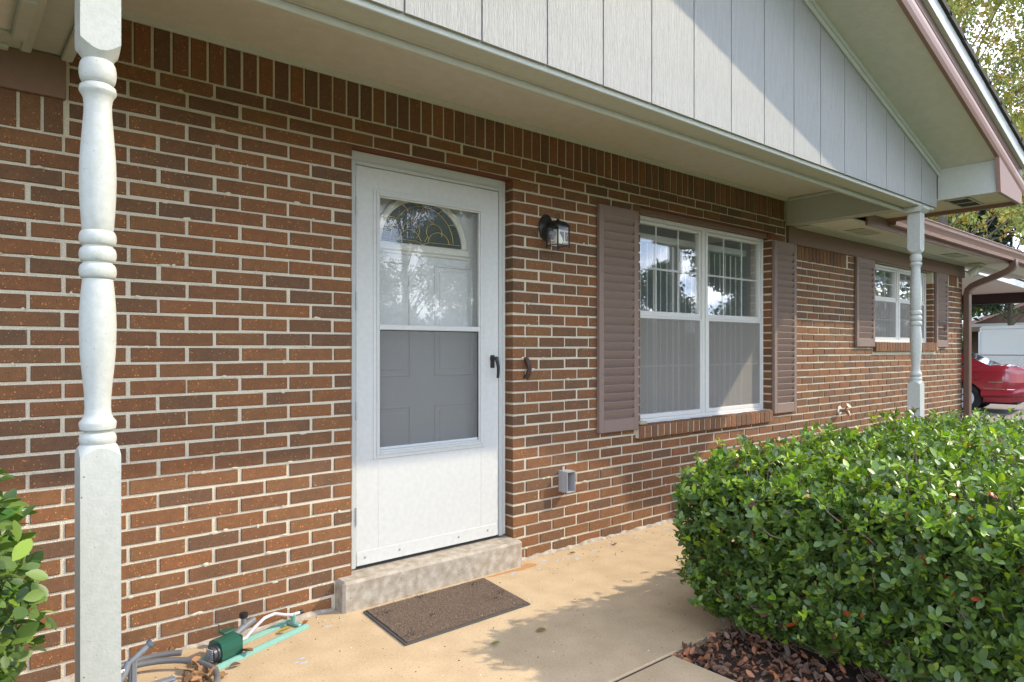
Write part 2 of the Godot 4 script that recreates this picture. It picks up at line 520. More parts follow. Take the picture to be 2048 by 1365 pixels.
func bricks(wall: Node):
	var list := []   # [lo, hi, upright, row]
	var P := 0.2195
	var jt := 0.0145
	for row in 36:
		var y0 := row * CO + 0.0065
		var y1 := (row + 1) * CO - 0.0060
		var spans := [[-2.0, 1.562, 1.562 - 0.1, -1], [2.60, 7.094, 2.70, 1], [7.097, 10.413, 7.20, 1]]
		if row >= 11: spans = [[-2.0, 1.562, 1.462, -1], [2.60, 3.77, 2.70, 1], [5.535, 7.094, 5.635, 1], [7.097, 10.413, 7.20, 1]]
		if row >= 19: spans = [[-2.0, 1.562, 1.462, -1], [2.60, 3.77, 2.70, 1], [5.535, 7.094, 5.635, 1], [7.097, 7.62, 7.20, 1], [9.35, 10.413, 9.45, 1]]
		if row >= 31: spans = [[0.385, 1.562, 1.462, -1], [2.60, 3.77, 2.70, 1], [5.535, 5.775, 5.635, 1]]
		if row >= 99: spans = [[0.385, 1.562, 1.462, -1], [2.60, 5.775, 2.70, 1]]
		if row >= 34: spans = [[0.385, 5.775, 1.462, 1]]
		for s in spans:
			var off: float = s[2] + (0.0 if row % 2 == 0 else P / 2)
			var x := off - P * ceilf((off - s[0]) / P + 1)
			while x < s[1]:
				var a := maxf(x, s[0]); var c := minf(x + P, s[1])
				x += P
				if c - a < 0.03: continue
				var l := a + (jt / 2 if a > s[0] + 0.001 else 0.0); var r := c - (jt / 2 if c < s[1] - 0.001 else 0.0)
				l += rng.randf_range(-0.003, 0.003) if a > s[0] + 0.001 else 0.0
				r += rng.randf_range(-0.003, 0.003) if c < s[1] - 0.001 else 0.0
				var ym := (y0 + y1) / 2
				var pieces := [[l, r]]
				for o in [[3.77, 5.535, 0.735, 2.262], [7.62, 9.35, 1.33, 2.3], [3.70, 5.53, 0.637, 0.75], [7.60, 9.46, 1.236, 1.34], [1.47, 2.612, 0.0, 0.135]]:
					if ym < o[2] or ym > o[3]: continue
					var nw := []
					for pc in pieces:
						if pc[1] <= o[0] or pc[0] >= o[1]: nw.append(pc); continue
						if pc[0] < o[0] - 0.025: nw.append([pc[0], o[0]])
						if pc[1] > o[1] + 0.025: nw.append([o[1], pc[1]])
					pieces = nw
				for pc in pieces: list.append([V(pc[0], y0, -0.1), V(pc[1], y1, 0), false, row])
	# soldier courses
	var sx := 0.385
	while sx < 5.76:
		list.append([V(sx + 0.0055, 36 * CO + 0.004, -0.1), V(minf(sx + 0.0665, 5.775), 2.585, 0), true, 36])
		sx += 0.0718
	for rg in [[-2.0, 0.365], [5.99, 7.03], [9.93, 10.27]]:
		sx = rg[0]
		while sx + 0.07 <= rg[1] + 0.01:
			list.append([V(sx + 0.0055, 31 * CO + 0.004, -0.1), V(sx + 0.0665, 2.225, 0), true, 31])
			sx += 0.0718
	for k in 3:
		list.append([V(7.036, (31 + k) * CO + 0.006, -0.1), V(7.17, (32 + k) * CO - 0.006, 0), false, 31])
		list.append([V(10.29, (31 + k) * CO + 0.004, -0.1), V(10.413, (32 + k) * CO - 0.006, 0), false, 31])
	# rowlock sills, tipped outwards
	for w in [[3.712, 5.505, 0.636, 0.728], [7.62, 9.45, 1.238, 1.335]]:
		sx = w[0]
		while sx + 0.06 < w[1]:
			list.append([V(sx + 0.005, w[2], -0.075), V(sx + 0.0665, w[3], 0.034), true, 99])
			sx += 0.0718
	part("sill_mortar", bx(3.716, 5.50, 0.641, 0.722, -0.09, 0.029), M.mortar, wall)
	part("sill_mortar", bx(7.625, 9.44, 1.243, 1.329, -0.09, 0.029), M.mortar, wall)
	var scored := []
	for k in list:
		var lo: Vector3 = k[0]; var hi: Vector3 = k[1]
		var p0 := px(V(lo.x, lo.y, hi.z)); var p1 := px(V(hi.x, lo.y, hi.z)); var p2 := px(V(lo.x, hi.y, hi.z)); var p3 := px(V(hi.x, hi.y, hi.z))
		var ar := (p1.x - p0.x) * ((p2.y - p0.y) + (p3.y - p1.y)) / 2
		if hi.x < 0.2 or minf(p0.x, p2.x) < -1024 or p0.y < -666 or p2.y > 720: ar = 0
		if p1.x < -875 and p2.y < -250: ar = 0
		if p0.x > 330 and p2.y < -330: ar = 0
		scored.append([ar, k])
	scored.sort_custom(func(a, c): return a[0] > c[0])
	var rest := MB.new()
	for i in scored.size():
		var k: Array = scored[i][1]
		var tn := tone()
		if i < 300:
			var b := MB.new()
			brick_mesh(b, k[0], k[1], tn, k[2])
			part("brick", b, M.brick, wall)
		else:
			brick_mesh(rest, k[0], k[1], tn, k[2])
	setting(part("brick", rest, M.brick, wall), "stuff")
	# rough fillet of mortar and dirt where the wall meets the slab
	var ft := MB.new()
	for sp in [[0.12, 1.46], [2.625, 6.4]]:
		var x: float = sp[0]
		var h0 := 0.010; var d0 := 0.016
		while x < sp[1]:
			var x2 := minf(x + rng.randf_range(0.02, 0.06), sp[1])
			var h1 := rng.randf_range(0.004, 0.018); var d1 := rng.randf_range(0.008, 0.030)
			ft.quad(V(x, 0.0005, d0), V(x2, 0.0005, d1), V(x2, h1, d1 * 0.3), V(x, h0, d0 * 0.3))
			ft.quad(V(x, h0, d0 * 0.3), V(x2, h1, d1 * 0.3), V(x2, h1 + 0.004, -0.004), V(x, h0 + 0.004, -0.004))
			x = x2; h0 = h1; d0 = d1
	part("base_fillet", ft, M.step, wall)
	# mortar squeezed over brick edges
	var bl := MB.new()
	for i in 900:
		var row := rng.randi_range(0, 35)
		var x := rng.randf_range(-0.5, 10.3); var y := row * CO + rng.randf_range(-0.004, 0.004)
		var skip := false
		for o in [[1.50, 2.66, -0.1, 2.30], [3.66, 5.60, 0.58, 2.30], [7.55, 9.50, 1.18, 2.40]]:
			if x > o[0] and x < o[1] and y > o[2] and y < o[3]: skip = true
		if (x < 0.4 or x > 5.75) and row > 30: skip = true
		if skip: continue
		var w := rng.randf_range(0.004, 0.022); var hh := rng.randf_range(0.005, 0.0095)
		var rim := []
		for k in 9: rim.append(V(x + cos(TAU * k / 9) * w * rng.randf_range(0.6, 1.1), y + sin(TAU * k / 9) * hh * rng.randf_range(0.6, 1.2), 0.0002))
		var mid := V(x, y, 0.0026)
		for k in 9: bl.tri(mid, rim[k], rim[(k + 1) % 9])
	setting(part("mortar_smear", bl, M.mortar, wall), "stuff")

func rake(b: MB, prof: Array, z := 0.0):
	# the same profile up both slopes of the gable
	for s in [[3.08, 6.70], [3.08, -0.54]]:
		b.ext(prof, V(s[0], S(s[0]), z), V(s[1], S(s[1]), z))

func porch(h: Node):
	part("porch_ceiling", bxs([[V(0.3, 2.60, 0.0), V(3.60, 2.63, 1.0)], [V(3.602, 2.60, 0.0), V(5.85, 2.63, 1.0)]]), M.soffit, h)
	# beams: two run out from the wall, one across the front
	for s in [[5.785, 5.915], [0.245, 0.375]]:
		var bm := part("porch_beam", bx(s[0], s[1], 2.365, 2.7, 0.002, 0.968, 0.003), M.beam, h)
	part("porch_beam", bx(0.10, 6.08, 2.365, 2.72, 0.970, 1.085, 0.003), M.trim, h)
	# mouldings round the ceiling
	var pr := [Vector2(0.0, 0), Vector2(0.0, -0.024), Vector2(0.008, -0.024), Vector2(0.012, -0.016), Vector2(0.030, -0.006), Vector2(0.034, 0.0)]
	var mo := MB.new(); mo.ext(pr, V(0.376, 2.60, 0.001), V(5.784, 2.60, 0.001))
	part("ceiling_moulding", mo, M.trim, h)
	mo = MB.new(); mo.box(V(5.752, 2.574, 0.036), V(5.784, 2.599, 0.966), 0.006)
	part("ceiling_moulding", mo, M.trim, h)
	mo = MB.new(); mo.box(V(0.376, 2.335, 0.940), V(5.784, 2.364, 0.969), 0.006)
	part("beam_moulding", mo, M.trim, h)
	for sx in [[0.355, 0.392], [0.228, 0.262]]:
		part("beam_moulding", bx(sx[0], sx[1], 2.345, 2.3635, 0.024, 0.935, 0.004), M.trim, h)
	# siding boards with open grooves
	var lefts := []
	var x := -0.12
	var seam := 1.196 - 0.327 * 4
	while seam < 6.12:
		var a := maxf(seam + 0.004, -0.06); var c := minf(seam + 0.327 - 0.004, 6.115)
		seam += 0.327
		if c - a < 0.03: continue
		var pts := [Vector2(a, 2.388), Vector2(c, 2.388), Vector2(c, S(c) - 0.002)]
		if a < 3.08 and c > 3.08: pts.append(Vector2(3.08, S(3.08) - 0.002))
		pts.append(Vector2(a, S(a) - 0.002))
		var b := MB.new(); b.plate(pts, 1.088, 1.10)
		part("siding_board", b, M.board, h)
	var nl := MB.new()
	for i in 22:
		for yy in [2.42, 2.60, 2.78, 2.96, 3.14, 3.32, 3.50]:
			var nx: float = -0.112 + 0.327 * i + rng.randf_range(0.012, 0.03)
			if nx > 6.08 or yy > S(nx) - 0.08: continue
			nl.box(V(nx - 0.0025, yy - 0.0025, 1.0995), V(nx + 0.0025, yy + 0.0025, 1.1012))
	setting(part("nail", nl, M.greybox, h), "stuff")
	var back := MB.new()
	back.plate([Vector2(-0.05, 2.40), Vector2(6.11, 2.40), Vector2(6.11, S(6.11) + 0.01), Vector2(3.08, S(3.08) + 0.01), Vector2(-0.05, S(-0.05) + 0.01)], 1.03, 1.052)
	part("gable_sheathing", back, M.board, h)
	# batten where siding meets the rake soffit
	var bt := MB.new()
	for s in [[3.08, 6.115], [3.08, 0.045]]:
		bt.ext([Vector2(1.1005, -0.006), Vector2(1.1005, -0.060), Vector2(1.112, -0.060), Vector2(1.116, -0.032), Vector2(1.124, -0.030), Vector2(1.128, -0.004)], V(s[0], S(s[0]), 0), V(s[1], S(s[1]), 0))
	part("rake_moulding", bt, M.trim, h)
	# rake soffit in two sheets, fascia boards and roof
	for s in [[3.08, 5.55], [5.553, 6.64], [3.08, -0.45]]:
		var sf := MB.new()
		sf.ext([Vector2(1.10, -0.002), Vector2(1.10, 0.012), Vector2(1.50, 0.012), Vector2(1.50, -0.002)], V(s[0], S(s[0]), 0), V(s[1], S(s[1]), 0))
		part("rake_soffit", sf, M.soffit, h)
	var fa := MB.new()
	rake(fa, [Vector2(1.498, -0.008), Vector2(1.522, -0.008), Vector2(1.532, 0.02), Vector2(1.536, 0.055), Vector2(1.530, 0.095), Vector2(1.516, 0.128), Vector2(1.498, 0.128)])
	part("rake_fascia", fa, M.fascia, h)
	fa = MB.new(); rake(fa, [Vector2(1.48, 0.13), Vector2(1.520, 0.13), Vector2(1.520, 0.192), Vector2(1.48, 0.192)])
	part("rake_board", fa, M.brownmetal, h)
	fa = MB.new(); rake(fa, [Vector2(1.48, 0.194), Vector2(1.548, 0.194), Vector2(1.552, 0.285), Vector2(1.48, 0.285)])
	part("rake_board", fa, M.whitefascia, h)
	var rf := MB.new()
	for k in 14:   # overlapping shingle courses up each slope
		for sd in [1, -1]:
			var xa: float = 3.08 + sd * (3.66 - k * 0.262); var xb: float = 3.08 + sd * maxf(3.66 - (k + 1) * 0.262 - 0.03, 0)
			rf.ext([Vector2(-2.2, 0.287), Vector2(1.572, 0.287), Vector2(1.572, 0.322), Vector2(-2.2, 0.322)], V(xa, S(xa) + 0.004, 0), V(xb, S(xb) - 0.004, 0))
	part("porch_roof", rf, M.shingle, h)
	# boxed eave at the gable's foot, right and left
	for sd in [1.0, -1.0]:
		var X := func(v: float) -> float: return v if sd > 0 else 6.16 - v
		var x0: float = minf(X.call(6.115), X.call(6.63)); var x1: float = maxf(X.call(6.115), X.call(6.63))
		var xe: float = X.call(6.115)
		part("eave_soffit", bx(x0 + 0.002, x1, 2.45, 2.462, 0.3, 1.499), M.soffit, h)
		part("eave_return", bx(minf(xe, xe + 0.014 * sd), maxf(xe, xe + 0.014 * sd), 2.448, S(6.115) - 0.004, 1.101, 1.498), M.beam, h)
		var pc := MB.new()
		pc.plate([Vector2(X.call(6.108), 2.440), Vector2(X.call(6.66), 2.425), Vector2(X.call(6.66), S(6.66) - 0.01), Vector2(X.call(6.07), S(6.07) - 0.009)], 1.500, 1.526)
		part("eave_end_board", pc, M.fascia, h)
		var fx: float = X.call(6.63); var f2: float = X.call(6.655)
		part("eave_fascia", bx(minf(fx, f2), maxf(fx, f2), 2.418, 2.80, -1.0, 1.499), M.fascia, h)
	var vt := thing_vent(6.17, 6.55, 2.448, 1.13, 1.30)
	h.add_child(vt, true)
	# left post, right post
	var post := thing("porch_post", "white turned porch post nearest the camera, before the left brick wall", "post", V(0.316, 0, 1.045), "turned porch posts")
	post_mesh(post)
	var p2 := post.duplicate()
	p2.name = "porch_post_001"
	p2.position = V(5.85, 0, 1.034)
	add_child(p2)
	tag(p2, "white turned porch post rising behind the hedge in front of the far window", "post", "turned porch posts")

func thing_vent(x0: float, x1: float, y: float, z0: float, z1: float) -> MeshInstance3D:
	var o := MeshInstance3D.new()
	o.name = "soffit_vent"
	var b := MB.new()
	b.box(V(x0, y - 0.006, z0), V(x1, y, z0 + 0.015)); b.box(V(x0, y - 0.006, z1 - 0.015), V(x1, y, z1))
	b.box(V(x0, y - 0.0062, z0), V(x0 + 0.015, y, z1)); b.box(V(x1 - 0.015, y - 0.0062, z0), V(x1, y, z1))
	b.box(V((x0 + x1) / 2 - 0.008, y - 0.0058, z0), V((x0 + x1) / 2 + 0.008, y, z1))
	o.mesh = b.mesh()
	o.set_surface_override_material(0, M.trim)
	var g := MB.new()
	g.box(V(x0 + 0.01, y - 0.002, z0 + 0.01), V(x1 - 0.01, y - 0.0005, z1 - 0.01))
	var s := MeshInstance3D.new(); s.name = "grille"; s.mesh = g.mesh(); s.set_surface_override_material(0, M.dark)
	o.add_child(s)
	return o

func shoulder(b: MB, y: float, dir: float, other: float):
	# square prism from other to y, cut round at y like a lamb's tongue
	var H := 0.045
	var N := 40
	for k in N:
		var q := []
		for an in [TAU * k / N, TAU * (k + 1) / N]:
			var s := H / maxf(absf(cos(an)), absf(sin(an)))
			var d := V(cos(an), 0, -sin(an))
			q.append([d * s + UP * (y - dir * (s - H) * 1.25), d * s + UP * other, d * 0.033 + UP * (y + dir * 0.016)])
		if dir > 0:
			b.quad(q[0][1], q[1][1], q[1][0], q[0][0]); b.quad(q[0][0], q[1][0], q[1][2], q[0][2])
		else:
			b.quad(q[0][0], q[1][0], q[1][1], q[0][1]); b.quad(q[0][2], q[1][2], q[1][0], q[0][0])

func post_mesh(p: Node):
	var Y := func(py: float) -> float: return 1.259 + (699 - py) * 0.001291
	var b := MB.new()
	shoulder(b, Y.call(893), 1.0, 0.0)
	part("base", b, M.post, p)
	b = MB.new()
	shoulder(b, Y.call(112), -1.0, 2.325)
	part("head", b, M.post, p)
	var pf := []
	var bead := func(a: float, c: float, r: float, rn: float):
		var n := 7
		for i in n + 1:
			var t := PI * i / n
			pf.append([rn + (r - rn) * sin(t), Y.call(a + (c - a) * (0.5 - 0.5 * cos(t)))])
	# upwards from the lower shoulder
	pf.append([0.033, Y.call(893)]); pf.append([0.0300, Y.call(893)])
	bead.call(892.0, 864.0, 0.0425, 0.031)
	pf.append([0.032, Y.call(861)]); pf.append([0.0405, Y.call(858)]); pf.append([0.0425, Y.call(846)]); pf.append([0.0415, Y.call(843)])
	for k in [[836, 0.0345], [828, 0.0310], [815, 0.0295], [795, 0.0300], [770, 0.0325], [740, 0.0365], [710, 0.0397], [680, 0.0415], [650, 0.0420], [620, 0.0410], [590, 0.0385], [562, 0.0350]]: pf.append([k[1], Y.call(k[0])])
	pf.append([0.0345, Y.call(560)])
	bead.call(559.0, 529.0, 0.0425, 0.034)
	pf.append([0.034, Y.call(527)])
	bead.call(526.0, 496.0, 0.0425, 0.034)
	pf.append([0.034, Y.call(494)])
	bead.call(493.0, 463.0, 0.0425, 0.034)
	for k in [[460, 0.0358], [430, 0.0387], [400, 0.0408], [365, 0.0420], [330, 0.0412], [295, 0.0385], [260, 0.0350], [230, 0.0320], [212, 0.0315], [200, 0.0335], [193, 0.0375], [188, 0.0420], [185, 0.0428], [176, 0.0405], [173, 0.0350]]: pf.append([k[1], Y.call(k[0])])
	bead.call(171.0, 124.0, 0.0425, 0.032)
	pf.append([0.031, Y.call(112)])
	b = MB.new(); b.lathe(pf, 32)
	part("turned_shaft", b, M.post, p)
	b = MB.new()
	b.ext([Vector2(-0.075, 2.364), Vector2(-0.075, 2.345), Vector2(-0.05, 2.322), Vector2(0.05, 2.322), Vector2(0.075, 2.345), Vector2(0.075, 2.364)], V(-0.075, 0, 0), V(0.075, 0, 0))
	part("cap", b, M.post, p)

func eaves(h: Node):
	# frieze boards over the low walls, with soffit, fascia, gutter
	part("frieze_board", bx(5.80, 10.45, 2.205, 2.362, -0.03, 0.022, 0.003), M.frieze, h)
	part("frieze_board", bx(-6, 0.372, 2.205, 2.362, -0.03, 0.022, 0.003), M.frieze, h)
	for s in [[5.917, 12.9], [-6.0, 0.243]]:
		part("eave_soffit", bx(s[0], s[1], 2.366, 2.38, -0.1, 0.5), M.soffit2, h)
		part("soffit_strip", bx(s[0], s[1], 2.352, 2.3655, 0.023, 0.15, 0.003), M.trim, h)
		part("eave_fascia", bx(s[0] + (0.3 if s[0] > 0 else 0.0), s[1], 2.345, 2.54, 0.501, 0.522, 0.003), M.fascia, h)
	part("soffit_strip", bx(0.195, 0.240, 2.335, 2.3655, 0.15, 0.5, 0.004), M.trim, h)
	part("soffit_strip", bx(-6, 0.194, 2.335, 2.3515, 0.0235, 0.06, 0.003), M.trim, h)
	for s in [[6.66, 8.9], [8.902, 13.0]]:
		var g := MB.new()
		var yy: float = 2.52 - 0.004 * (s[0] - 6.5); var y2: float = 2.52 - 0.004 * (s[1] - 6.5)
		g.ext([Vector2(0.5225, -0.13), Vector2(0.585, -0.13), Vector2(0.590, -0.095), Vector2(0.602, -0.070), Vector2(0.618, -0.045), Vector2(0.622, -0.012), Vector2(0.632, -0.008), Vector2(0.632, 0.0), Vector2(0.5225, 0.0)], V(s[0], yy, 0), V(s[1], y2, 0))
		part("gutter", g, M.fascia, h)
	var v1 := thing_vent(6.45, 6.85, 2.364, 0.22, 0.38); h.add_child(v1, true)
	v1.get_child(0).set_surface_override_material(0, M.trim)
	var v2 := thing_vent(8.95, 9.35, 2.364, 0.22, 0.38); h.add_child(v2, true)
	v2.get_child(0).set_surface_override_material(0, M.trim)
	# downspout: elbow out of the gutter, slanting back to the wall, then down
	var d := MB.new()
	var path := [V(10.42, 2.40, 0.565), V(10.42, 2.33, 0.565), V(10.42, 2.285, 0.545), V(10.42, 2.25, 0.50), V(10.42, 2.215, 0.42), V(10.42, 2.13, 0.20), V(10.42, 2.09, 0.115), V(10.42, 2.045, 0.07), V(10.42, 1.98, 0.058), V(10.42, -0.05, 0.058)]
	for i in path.size() - 1:
		var f := func(k: int) -> Array:
			var t: Vector3 = (path[mini(k + 1, path.size() - 1)] - path[maxi(k - 1, 0)]).normalized()
			var o: Vector3 = t.cross(Vector3.RIGHT).normalized()
			var r := []
			for q in [[-0.05, -0.028], [-0.042, -0.036], [0.042, -0.036], [0.05, -0.028], [0.05, 0.028], [0.042, 0.036], [-0.042, 0.036], [-0.05, 0.028]]: r.append(path[k] + Vector3.RIGHT * q[0] + o * q[1])
			return r
		var A = f.call(i); var B = f.call(i + 1)
		for k in 8: d._q(A[k], A[(k + 1) % 8], B[(k + 1) % 8], B[k], (A[k] + A[(k + 1) % 8]) / 2 - path[i])
	for i in 5:   # ribs of the crimped elbow
		var yy := 2.345 - i * 0.013
		d.box(V(10.368, yy, 0.526), V(10.472, yy + 0.005, 0.604))
	part("downspout", d, M.brownmetal, h)
	# main roof behind
	for q in [[-6.4, 0.0, 0.60, 2.462], [6.5, 13.0, 0.60, 2.462], [0.002, 6.498, -0.08, 2.72]]:
		var rf := MB.new()
		rf.ext([Vector2(q[2], q[3]), Vector2(q[2], q[3] + 0.018), Vector2(-3.9, 4.00), Vector2(-8.9, 2.4), Vector2(-8.9, 2.36), Vector2(-3.9, 3.96)], V(q[0], 0, 0), V(q[1], 0, 0))
		part("main_roof", rf, M.shingle, h)

func frame4(b: MB, x0: float, x1: float, y0: float, y1: float, z0: float, z1: float, l: float, r: float, bo: float, to: float, ch := 0.002):
	# stiles run full height, rails butt between them
	b.box(V(x0, y0, z0), V(x0 + l, y1, z1), ch); b.box(V(x1 - r, y0, z0), V(x1, y1, z1), ch)
	b.box(V(x0 + l, y0, z0), V(x1 - r, y0 + bo, z1 - 0.0005), ch); b.box(V(x0 + l, y1 - to, z0), V(x1 - r, y1, z1 - 0.0005), ch)

func pane(b: MB, x0: float, x1: float, y0: float, y1: float, z: float):
	# two sheets, front and back
	b.box(V(x0, y0, z - 0.004), V(x1, y1, z))

func door(h: Node):
	# lintel, casing, aluminium frame, storm door
	part("lintel", bx(1.50, 2.66, 2.2625, 2.2705, -0.1, -0.002), M.steel_rust, h)
	part("lintel", bx(3.71, 5.60, 2.2625, 2.2705, -0.1, -0.002), M.steel_rust, h)
	var cs := MB.new()
	cs.box(V(1.563, 0.155, -0.16), V(1.577, 2.2615, -0.062)); cs.box(V(2.566, 0.155, -0.16), V(2.598, 2.2615, -0.066), 0.003); cs.box(V(1.577, 2.212, -0.16), V(2.566, 2.2615, -0.060), 0.003)
	part("door_casing", cs, M.casing, h)
	var fr := MB.new()
	fr.box(V(1.5775, 0.156, -0.10), V(1.606, 2.211, -0.043), 0.004); fr.box(V(2.534, 0.156, -0.10), V(2.5655, 2.211, -0.046), 0.004); fr.box(V(1.606, 2.190, -0.10), V(2.534, 2.211, -0.044), 0.003)
	fr.box(V(2.538, 0.16, -0.046), V(2.548, 2.20, -0.040), 0.002)
	part("storm_door_frame", fr, M.doorframe, h)
	var sd := MB.new()
	var z1 := -0.05; var z0 := -0.085
	sd.box(V(1.609, 0.165, z0), V(1.735, 2.187, z1), 0.002); sd.box(V(2.400, 0.165, z0), V(2.530, 2.187, z1), 0.002)
	sd.box(V(1.735, 2.055, z0), V(2.400, 2.187, z1 - 0.0003)); sd.box(V(1.735, 0.165, z0), V(2.400, 0.705, z1 - 0.0003))
	var leaf := part("storm_door", sd, M.door, h)
	var tr := MB.new()
	frame4(tr, 1.704, 2.424, 0.695, 2.082, -0.052, -0.044, 0.018, 0.018, 0.018, 0.018)
	frame4(tr, 1.722, 2.406, 0.713, 2.064, -0.054, -0.0395, 0.013, 0.013, 0.013, 0.013)
	frame4(tr, 1.735, 2.393, 0.726, 2.051, -0.06, -0.046, 0.008, 0.008, 0.012, 0.008)
	tr.box(V(1.737, 1.360, -0.066), V(2.392, 1.387, -0.043), 0.003)
	part("glazing_frame", tr, M.door, leaf)
	part("kick_plate", bx(1.612, 2.515, 0.166, 0.236, -0.0497, -0.047, 0.001), M.door, leaf)
	part("sweep", bx(1.612, 2.515, 0.150, 0.168, -0.075, -0.055), M.dark, leaf)
	for s in [[1.659, 0.204], [1.861, 0.206], [2.242, 0.205], [2.448, 0.206]]:
		var sc := MB.new(); sc.t = Transform3D(Basis(Vector3.RIGHT, PI / 2), V(s[0], s[1], -0.047))
		sc.lathe([[0.007, 0.0], [0.006, 0.003], [0.0, 0.004]], 10)
		part("screw", sc, M.greybox, leaf)
	var g := MB.new(); pane(g, 1.742, 2.386, 1.386, 2.044, -0.064)
	part("pane", g, M.glass, leaf)
	g = MB.new(); pane(g, 1.742, 2.386, 0.735, 1.362, -0.074)
	part("pane", g, M.glass, leaf)
	part("screen", bx(1.742, 2.386, 0.735, 1.361, -0.0605, -0.060), M.screen, leaf)
	var gk := MB.new()
	frame4(gk, 1.7425, 2.3855, 0.7345, 1.3595, -0.0598, -0.0565, 0.0035, 0.0035, 0.0035, 0.0035, 0.0)
	part("gasket", gk, M.black, leaf)
	part("screen_rail", bx(1.7465, 2.3815, 0.7385, 0.752, -0.0595, -0.0555, 0.002), M.alum, leaf)
	for yh in [1.98, 1.50, 0.95, 0.42]:
		var hg := MB.new(); hg.tube([V(1.607, yh - 0.045, -0.041), V(1.607, yh + 0.045, -0.041)], 0.006, 10)
		part("hinge", hg, M.doorframe, leaf)
	# handle: oval rose and a drooping lever
	var hd := MB.new()
	hd.t = Transform3D(Basis(Vector3.RIGHT, PI / 2).scaled(Vector3.ONE), V(2.483, 1.205, -0.050))
	hd.lathe([[0.017, 0.0], [0.018, 0.006], [0.014, 0.012], [0.011, 0.016], [0.011, 0.032], [0.013, 0.036], [0.012, 0.046], [0.0, 0.048]], 18)
	hd.t = Transform3D.IDENTITY
	hd.box(V(2.467, 1.150, -0.050), V(2.499, 1.225, -0.043), 0.006)
	hd.tube([V(2.483, 1.205, -0.012), V(2.487, 1.185, -0.006), V(2.492, 1.155, -0.004), V(2.495, 1.12, -0.008), V(2.495, 1.092, -0.013)], [0.011, 0.0105, 0.0095, 0.0085, 0.0075], 10)
	part("handle", hd, M.black, leaf)
	# main door behind: six panels and a fanlight with brass cames
	var md := MB.new()
	var zf := -0.145
	md.box(V(1.60, 0.16, zf - 0.045), V(2.565, 2.20, zf))
	var inner := part("front_door", md, M.door, h)
	for p in [[1.715, 1.985, 1.11, 1.735], [2.14, 2.41, 1.11, 1.735], [1.715, 1.985, 0.36, 0.95], [2.14, 2.41, 0.36, 0.95]]:
		var b := MB.new()
		frame4(b, p[0], p[1], p[2], p[3], zf, zf + 0.009, 0.012, 0.012, 0.012, 0.012, 0.003)
		b.box(V(p[0] + 0.035, p[2] + 0.035, zf), V(p[1] - 0.035, p[3] - 0.035, zf + 0.007), 0.006)
		part("door_panel", b, M.door, inner)
	var c := V(2.063, 1.838, zf)
	var hoop := MB.new()
	for q in [[0.29, 0.014, 0.008], [0.272, 0.010, 0.012]]:
		var pts := []
		for i in 25: pts.append(c + V(cos(PI * i / 24) * q[0], sin(PI * i / 24) * q[0] * 0.92, 0.006))
		hoop.tube(pts, q[1], 8)
	hoop.box(c + V(-0.31, -0.045, 0), c + V(0.31, -0.002, 0.016), 0.006); hoop.box(c + V(-0.325, -0.062, 0), c + V(0.325, -0.046, 0.010), 0.004)
	part("fanlight_frame", hoop, M.casing, inner)
	var fan := []
	for i in 25: fan.append(Vector2(c.x + cos(PI * i / 24) * 0.262, c.y + sin(PI * i / 24) * 0.262 * 0.92))
	var fg := MB.new(); fg.plate(fan, zf + 0.0005, zf + 0.003)
	var fm := mk(Color(0.035, 0.042, 0.035), 0.08)
	part("fanlight_pane", fg, fm, inner)
	var cm := MB.new()
	var arc := func(o: Vector2, r: float, a0: float, a1: float, k := 0.94):
		var pts := []
		for i in 15:
			var an := lerpf(a0, a1, i / 14.0)
			pts.append(c + V(o.x + cos(an) * r, o.y + sin(an) * r * k, 0.0055))
		cm.tube(pts, 0.0017, 6)
	arc.call(Vector2(0, 0.02), 0.205, 0.05, PI - 0.05)
	arc.call(Vector2(-0.075, 0.075), 0.052, -0.9, PI + 0.3); arc.call(Vector2(0.075, 0.075), 0.052, -0.3, PI + 0.9)
	arc.call(Vector2(-0.085, 0.012), 0.068, 0.3, PI - 0.1); arc.call(Vector2(0.105, 0.012), 0.072, 0.1, PI - 0.1)
	cm.tube([c + V(-0.25, 0.02, 0.0055), c + V(-0.045, 0.018, 0.0055), c + V(0, 0.002, 0.0055), c + V(0.04, 0.018, 0.0055), c + V(0.25, 0.02, 0.0055)], 0.0017, 6)
	cm.tube([c + V(-0.075, 0.124, 0.0055), c + V(-0.03, 0.15, 0.0055), c + V(0, 0.208, 0.0055), c + V(0.03, 0.15, 0.0055), c + V(0.075, 0.124, 0.0055)], 0.0017, 6)
	for k in [[-0.03, 0.0], [0.03, 0.0]]: cm.tube([c + V(k[0], 0.05, 0.0055), c + V(k[0] * 0.4, 0.02, 0.0055)], 0.002, 6)
	for an in [0.6, 1.05, PI / 2, PI - 1.05, PI - 0.6]: cm.tube([c + V(cos(an) * 0.205, 0.02 + sin(an) * 0.193, 0.0055), c + V(cos(an) * 0.262, sin(an) * 0.241, 0.0055)], 0.002, 6)
	part("came", cm, M.brass, inner)
	# concrete step
	var st := MB.new()
	st.box(V(1.475, -0.1, -0.2), V(2.606, 0.146, 0.085), 0.012)
	tag(part("door_step", st, M.step), "worn grey concrete step under the white storm door", "step")

func windows(h: Node):
	double_window(h, 3.785, 5.53, 0.735, 2.222, -0.075, true)
	double_window(h, 7.64, 9.345, 1.342, 2.195, -0.075, false)
	part("head_board", bx(3.775, 5.53, 2.2225, 2.262, -0.12, -0.035, 0.002), M.frieze, h)
	shutter(h, 3.318, 3.716, 0.705, 2.215, [])
	shutter(h, 5.54, 5.925, 0.70, 2.205, [])
	shutter(h, 7.165, 7.60, 1.285, 2.203, [])
	shutter(h, 9.40, 9.80, 1.285, 2.203, [2])

